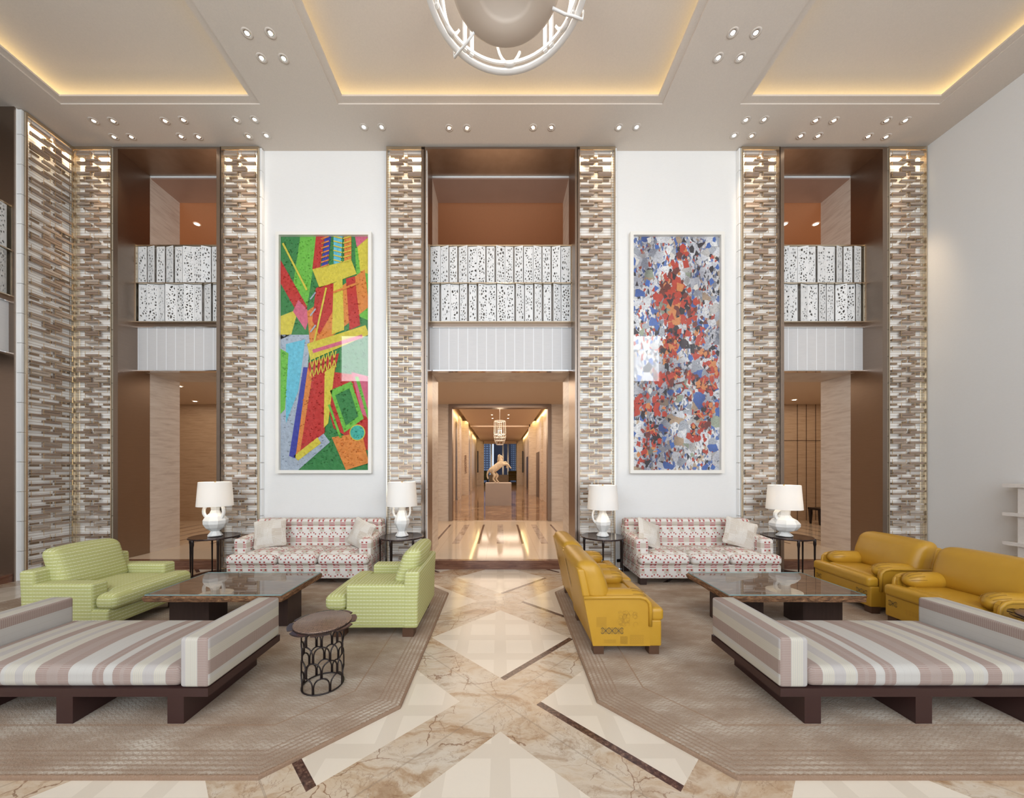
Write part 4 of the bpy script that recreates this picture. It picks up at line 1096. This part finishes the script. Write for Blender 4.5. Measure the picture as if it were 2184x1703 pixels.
        bar(2, (.03, .03), (.30, .23), .016, 12); bar(1, (.55, .72), (.68, .86), .02, 12); bar(2, (.52, .22), (.38, .46), .015, 12); bar(3, (.60, .24), (.88, .20), .018, 12)
        rnd = random.Random(9)
        def inside(u, v_, pts):
            hit = False
            for (ua, va), (ub, vb) in zip(pts, pts[1:] + pts[:1]):
                if (va > v_) != (vb > v_) and u < (ub - ua) * (v_ - va) / (vb - va) + ua: hit = not hit
            return hit
        for k in range(1500):
            u, v_ = rnd.random() * .95 + .02, rnd.random() * .97 + .01
            top = max((l_, c_) for l_, c_, p_ in laid if inside(u, v_, [tuple(q) for q in p_]) or l_ == 0)
            c = top[1]; s = rnd.uniform(.009, .026) if c in (0, 1, 3, 8, 9, 4) else rnd.uniform(.005, .011); th = rnd.random() * 6.28
            y = -.0125 - top[0] * .0015; X_, Z_ = (-1 + 2 * u) * aw, (1 - 2 * v_) * ah
            pp = [(max(-aw, min(aw, X_ + cos(th + q) * s * f)), y, max(-ah, min(ah, Z_ + sin(th + q) * s * f * .8))) for q, f in ((0, 1), (1.7, .8), (3.3, 1.1), (4.6, .7))]
            m.add(pp + [(X_ + s * .2, max(-.055, y - s * .9), Z_)], [(0, 1, 4), (1, 2, 4), (2, 3, 4), (3, 0, 4)], c)
        m.build('canvas', mats, root)
    else:
        m.box(-aw, aw, -.014, -.010, -ah, ah, 0)
        def bar(a, b, w, lift, c=1):
            A, B = Vector(((-1 + 2 * a[0]) * aw, (1 - 2 * a[1]) * ah)), Vector(((-1 + 2 * b[0]) * aw, (1 - 2 * b[1]) * ah)); nn = Vector((-(B - A).y, (B - A).x)).normalized() * w
            m.add([(p.x, -.015 - lift * .001, p.y) for p in (A + nn, B + nn, B - nn, A - nn)], [(0, 1, 2, 3)], c)
        rnd = random.Random(2)
        # red, brown and orange scraps drifting across in loose diagonal swarms, a few cut strips among them
        def shard(u, v_, s_, c, lift):
            X_, Z_ = (-1 + 2 * u) * aw, (1 - 2 * v_) * ah; a0 = rnd.random() * 6.3; n_ = rnd.choice((3, 4, 5))
            m.add([(max(-aw, min(aw, X_ + cos(a0 + 6.283 * k / n_) * s_ * rnd.uniform(.6, 1.2))), -.015 - lift * .001, max(-ah, min(ah, Z_ + sin(a0 + 6.283 * k / n_) * s_ * rnd.uniform(.7, 1.7)))) for k in range(n_)], [tuple(range(n_))], c)
        def swarm(pts, width, n_, sz=.05):
            for k in range(n_):
                t = rnd.random() * (len(pts) - 1); i = int(t); f = t - i; p = Vector(pts[i]).lerp(Vector(pts[min(i + 1, len(pts) - 1)]), f)
                shard(p.x + rnd.gauss(0, width), p.y + rnd.gauss(0, width * .25), sz * rnd.uniform(.5, 1.3), rnd.choice([1, 1, 1, 2, 3, 4]), rnd.random() * 5)
        swarm([(.62, .02), (.48, .16), (.60, .30)], .05, 60, .05); swarm([(.44, .22), (.52, .34)], .10, 90, .07)
        swarm([(.46, .36), (.40, .56)], .05, 80, .05); swarm([(.70, .30), (.78, .48), (.96, .60)], .05, 90, .05)
        swarm([(.28, .62), (.60, .58), (.92, .66)], .04, 110, .05); swarm([(.30, .68), (.22, .84), (.10, .98)], .05, 80, .045)
        swarm([(.90, .70), (.76, .86)], .06, 70, .045); swarm([(.05, .70), (.1, .76)], .04, 30, .05)
        for k in range(46):
            u, v_ = rnd.choice([(.42, .48), (.24, .82), (.80, .76), (.60, .62), (.88, .55)]); u += rnd.gauss(0, .07); v_ += rnd.gauss(0, .05); an = rnd.uniform(0, 3.14); l_ = rnd.uniform(.04, .11)
            if .08 < u < .9: bar((u, v_), (min(.98, max(.02, u + l_ * cos(an))), min(.99, v_ + l_ * .42 * sin(an))), rnd.uniform(.006, .014), 6 + rnd.random(), rnd.choice([1, 1, 2, 3]))
        for k in range(70): shard(rnd.random(), rnd.random(), .05, rnd.choice([5, 6, 5, 4]), .5 + rnd.random())
        m.build('canvas', ['collage', 'col_red', 'col_brown', 'col_orange', 'col_black', 'col_blue', 'col_cream'], root)
    m = MB(); m.box(-aw, aw, -.06, -.058, -ah, ah); m.build('glazing', 'picglass', root)
for nm, c in dict(pg_green=(.03, .20, .05), pg_lime=(.14, .46, .05), pg_yellow=(.62, .52, .05), pg_orange=(.66, .22, .04), pg_red=(.48, .025, .02), pg_pink=(.60, .12, .20),
                  pg_blue=(.03, .04, .32), pg_cyan=(.12, .48, .62), pg_grey=(.36, .42, .50), pg_teal=(.05, .40, .32)).items():
    g = G(nm.replace('pg_', 'thick paint ')); v = g.co(); n1 = g.noise(v, 18, 4, .7); cl = g.vor(v, 15)
    g.bump(g.math('ADD', n1, cl), .9, .02)
    M[nm] = g.base(g.mix(n1, tuple(x * .72 for x in c), tuple(min(1, x * 1.35) for x in c)), .7)
g = G('paper collage')
v = g.co(); X, Y, Z = g.xyz(v)
wv = g.mix(.12, v, g.noise(v, 5, 3, .6, 0, True), 'ADD')
sc = g.n('ShaderNodeTexVoronoi', feature='F1'); g.put(sc.inputs['Vector'], g.map(wv, (1, .01, 1))); sc.inputs['Scale'].default_value = 8
sc2 = g.n('ShaderNodeTexVoronoi', feature='F1'); g.put(sc2.inputs['Vector'], g.map(wv, (1.6, .01, .8))); sc2.inputs['Scale'].default_value = 22
r1, r2, _ = g.xyz(sc.outputs['Color']); q1, q2, _ = g.xyz(sc2.outputs['Color'])
c1 = g.ramp(r1, [(0, (.70, .71, .74)), (.26, (.42, .44, .48)), (.40, (.80, .80, .80)), (.55, (.08, .16, .45)), (.66, (.52, .50, .48)), (.76, (.06, .05, .06)), (.86, (.50, .36, .24)), (.93, (.36, .40, .30))], 'CONSTANT')
c2 = g.ramp(q1, [(0, (.72, .72, .74)), (.3, (.30, .32, .36)), (.45, (.84, .83, .80)), (.62, (.12, .20, .46)), (.72, (.55, .42, .30)), (.82, (.05, .05, .06)), (.9, (.5, .08, .05))], 'CONSTANT')
c = g.mix(g.math('GREATER_THAN', r2, .45), c1, c2)
dk = g.ramp(g.math('ADD', g.noise(g.map(v, (1, 1, .6)), 1.6, 2), 0), [(.42, (1, 1, 1)), (.62, (.45, .45, .5))])
c = g.mix(1, c, dk, 'MULTIPLY')
sk = g.math('LESS_THAN', g.math('ABSOLUTE', g.math('SUBTRACT', g.noise(wv, 26, 3), .5)), .012)
M['collage'] = g.base(g.mix(g.math('MULTIPLY', sk, .7), c, (.06, .05, .06)), .6)
def colpaint(nm, a, b):
    g = G(nm); n1 = g.noise(g.co(), 30, 4, .7); M[nm] = g.base(g.mix(n1, a, b), .6)
colpaint('col_red', (.28, .015, .012), (.62, .10, .06)); colpaint('col_brown', (.05, .025, .03), (.26, .06, .04)); colpaint('col_orange', (.45, .12, .04), (.72, .33, .12))
colpaint('col_black', (.01, .01, .015), (.06, .05, .06)); colpaint('col_blue', (.02, .05, .25), (.10, .22, .55)); colpaint('col_cream', (.5, .46, .40), (.8, .78, .74))
g = G('picture glazing')
gl = g.n('ShaderNodeBsdfGlossy'); gl.inputs['Roughness'].default_value = .004
tr = g.n('ShaderNodeBsdfTransparent'); fr = g.n('ShaderNodeFresnel'); fr.inputs[0].default_value = 1.42; ms = g.n('ShaderNodeMixShader')
geo = g.n('ShaderNodeNewGeometry'); g.put(ms.inputs[0], g.math('MULTIPLY', fr.outputs[0], g.math('SUBTRACT', 1, geo.outputs['Backfacing']))); g.t.links.new(tr.outputs[0], ms.inputs[1]); g.t.links.new(gl.outputs[0], ms.inputs[2]); g.t.links.new(ms.outputs[0], g.out.inputs[0])
M['picglass'] = g.m
picture(0, 'tall framed abstract relief picture in bright green, red and yellow', -3.80, -2.18)
picture(1, 'tall framed collage picture in white, blue and red scraps', 2.20, 3.79)

# ================================================================ LOBBY AND CORRIDOR OBJECTS
def horse():
    px = at(1063, 1000, 14.9).x
    pl = MB(); pl.box(px - .545, px + .545, 14.9, 15.9, .149, 1.09); o = pl.build('plinth', 'plinth')
    tag(o, 'grey block plinth under the rearing horse in the corridor', 'plinth')
    V = {}; E = []
    rad = {}
    def j(n, x, y, z, r, p=None):
        V[n] = (x, y, z); rad[n] = r * 1.2
        if p: E.append((p, n))
    # rearing, facing the dark doors; x forward
    j('pelvis', -.20, 0, .56, .125); j('belly', -.05, 0, .68, .13, 'pelvis'); j('chest', .10, 0, .80, .14, 'belly'); j('shoulder', .14, 0, .92, .10, 'chest')
    j('neck', .12, 0, 1.03, .075, 'shoulder'); j('poll', .10, 0, 1.15, .055, 'neck'); j('brow', .14, 0, 1.17, .045, 'poll'); j('muzzle', .22, 0, 1.05, .032, 'brow')
    j('croup', -.32, 0, .55, .09, 'pelvis'); j('dock', -.40, 0, .52, .035, 'croup'); j('tail1', -.46, .01, .36, .035, 'dock'); j('tail2', -.42, .02, .18, .025, 'tail1')
    for s, dx in ((-1, 0), (1, .12)):
        a = 'l' if s < 0 else 'r'
        j('hip' + a, -.24, s * .08, .46, .085, 'pelvis'); j('stifle' + a, -.12 + dx, s * .09, .34, .058, 'hip' + a); j('hock' + a, -.20 + dx, s * .09, .18, .033, 'stifle' + a)
        j('pastern' + a, -.10 + dx, s * .09, .05, .025, 'hock' + a); j('hoof' + a, -.06 + dx, s * .09, .02, .03, 'pastern' + a)
    j('fs1', .22, -.07, .80, .06, 'chest'); j('fk1', .42, -.08, .82, .036, 'fs1'); j('ff1', .52, -.08, .70, .025, 'fk1'); j('fh1', .57, -.08, .62, .028, 'ff1')
    j('fs2', .22, .07, .86, .055, 'chest'); j('fk2', .36, .08, .92, .034, 'fs2'); j('ff2', .40, .08, .76, .024, 'fk2'); j('fh2', .38, .08, .64, .027, 'ff2')
    names = list(V); me = bpy.data.meshes.new('horse_sculpture'); me.from_pydata([V[n] for n in names], [(names.index(a), names.index(b)) for a, b in E], [])
    o = bpy.data.objects.new('horse_sculpture', me); COL.objects.link(o); me.materials.append(M['horse'])
    md = o.modifiers.new('skin', 'SKIN'); md.use_smooth_shade = True
    for i, n in enumerate(names):
        sv = me.skin_vertices[0].data[i]; sv.radius = (rad[n], rad[n]); sv.use_root = (i == 0)
    md = o.modifiers.new('sub', 'SUBSURF'); md.levels = 2; md.render_levels = 2
    tx = bpy.data.textures.new('rough', 'CLOUDS'); tx.noise_scale = .05
    md = o.modifiers.new('d', 'DISPLACE'); md.texture = tx; md.strength = .035; md.mid_level = .5
    o.location = (px - .03, 15.3, 1.075)
    tag(o, 'ivory sculpture of a rearing horse on the corridor plinth', 'sculpture')
    m = MB(); rnd = random.Random(1)
    for k in range(16):
        t = k / 15; b = Vector((.06 - .02 * t, rnd.uniform(-.05, .05), 1.21 - .34 * t)); m.tube([b, b + Vector((-.03, rnd.uniform(-.02, .02), -.02)), b + Vector((-.05, rnd.uniform(-.03, .03), -.10 - .06 * rnd.random()))], .024, 5)
    m.box(0, .01, 0, .01, 1.1, 1.11); mo = m.build('mane', 'horse', o)
    for s in (-1, 1): m = MB(); m.lathe([(.02, 0), (.016, .03), (.002, .07)], 6); e = m.build('ear', 'horse', o); e.location = (.09, s * .03, 1.18)
horse()
def lantern():
    x = at(1066, 1000, 13.6).x; root = thing('corridor_lantern', 'white openwork lantern hanging above the corridor, before the horse', 'lantern', (x, 13.6, 0))
    zt = at(0, 899, 13.6).z; zb = at(0, 949, 13.6).z
    m = MB(); m.lathe([(.14, 4.27), (.14, 4.3)], 20); m.tube([(0, 0, 4.28), (0, 0, zt)], .008, 6); m.build('stem', 'whitematte', root)
    for z, r in ((zt, .21), (zt - .5, .22), (zt - .62, .23), (zt - .74, .19), (zb, .12)):
        m = MB(); m.tube([(cos(2 * pi * k / 24) * r, sin(2 * pi * k / 24) * r, z) for k in range(24)], .014, 6, closed=True); m.build('hoop', 'whitematte', root)
    for t in range(8):
        a = 2 * pi * t / 8; m = MB(); m.tube([(cos(a) * .21, sin(a) * .21, zt), (cos(a) * .225, sin(a) * .225, zt - .55), (cos(a) * .19, sin(a) * .19, zt - .76), (cos(a) * .12, sin(a) * .12, zb)], .010, 5); m.build('rib', 'whitematte', root)
    m = MB()
    for z in [zt - .05 - .07 * k for k in range(8)]: m.box(-.07, .07, -.02, .02, z - .012, z)
    m.tube([(-.075, 0, zt), (-.075, 0, zb + .1)], .012, 5); m.tube([(.075, 0, zt), (.075, 0, zb + .1)], .012, 5); m.build('core', 'whitematte', root)
    lamp('POINT', 'lantern_bulb', (x, 13.6, zt - .4), 14, (1, .85, .6), .08)
lantern()
# lettering on the corridor wall
def text(body, name, x, y, z, size, label):
    c = bpy.data.curves.new(name, 'FONT'); c.body = body; c.size = size; c.extrude = .006; c.align_x = 'LEFT'; c.materials.append(M['letters'])
    t0 = bpy.data.objects.new(name, c); COL.objects.link(t0); bpy.context.view_layer.update()
    me = bpy.data.meshes.new_from_object(t0.evaluated_get(bpy.context.evaluated_depsgraph_get())); bpy.data.objects.remove(t0)
    o = bpy.data.objects.new(name, me); COL.objects.link(o)
    # reads upward on the pilaster that faces the room
    o.matrix_world = Matrix.Translation((x, y, z)) @ Matrix(((0, -1, 0, 0), (0, 0, -1, 0), (1, 0, 0, 0), (0, 0, 0, 1)))
    tag(o, label, 'lettering'); return o
text('LANGOSTERIA', 'wall_lettering', -1.98, 20.885, 1.42, .165, 'dark letters reading LANGOSTERIA upward on the corridor pilaster')
# bench beyond the last doorway
root = thing('carved_bench', 'dark carved bench with a studded seat in the lobby beyond the last doorway', 'bench', (9.28, 9.9, .15))
m = MB(); m.rbox(-.58, .58, -.2, .2, .40, .46, .02, 3); m.build('seat', 'darkbronze', root)
for x in (-.53, .53):
    for y in (-.15, .15):
        m = MB(); m.lathe([(.022, 0), (.03, .06), (.036, .16), (.045, .30), (.05, .40)], 8, jit=.08, smooth=False); o = m.build('leg', 'darkbronze', root); o.location = (x, y, 0)
m = MB()
for k in range(12): m.lathe([(.012, 0), (.008, .008), (.001, .01)], 6, c=(-.5 + k * .09, -.14, .46))
m.build('studs', 'brass', root)
# wall screens, block and seats in the far lounge
for s, lb in ((-1, 'black wall panel by the far lounge, on the mirror side'), (1, 'black wall panel by the far lounge, on the dark door side')):
    m = MB(); m.box(-.05, .05, -.35, .35, -.95, .95); o = m.build('wall_display', 'black'); o.location = (s * 1.98, 31.6, 2.3); tag(o, lb, 'screen', 'black wall panels')
o = MB(); o.box(-1.0, 1.0, 0, 1, 0, .9); o = o.build('stone_desk', 'travertine'); o.location = (-.15, 36.6, .149); tag(o, 'low brown block desk in the lounge beyond the horse', 'desk')
dup(gc, (-2.1, 44.0, .15), R(-90), 'green armchair in the far lounge beyond the corridor').scale = (1.5, 1.5, 1.5)
dup(lc, (1.6, 44.0, .15), R(-90), 'mustard armchair in the far lounge beyond the corridor').scale = (1.5, 1.5, 1.5)
# city outside the far window; dark blocks added to cover the bright sky
for k, (x, wd, h, mt) in enumerate([(-3.3, 5.4, 40, 'tower'), (.3, 3.4, 44, 'duskback'), (2.9, 4.8, 40, 'tower'), (-9, 9, 40, 'duskback')]):
    m = MB(); m.box(-wd / 2, wd / 2, 0, 5, -8, h); o = m.build('tower_or_backdrop', mt); o.location = (x * 1.4, 64 + k * 6, 0)
    tag(o, ['blue glass tower seen past the green lounge chair', 'dusk backdrop covering the sky behind the horse head through the far window', 'blue tower seen past the mustard lounge chair', 'dark block covering the sky at the edge of the far window'][k], 'building', 'towers outside the far window')
for o in list(SC.objects):
    if o.type == 'MESH' and o.parent is None and 'category' not in o and 'kind' not in o: o['kind'] = 'structure'
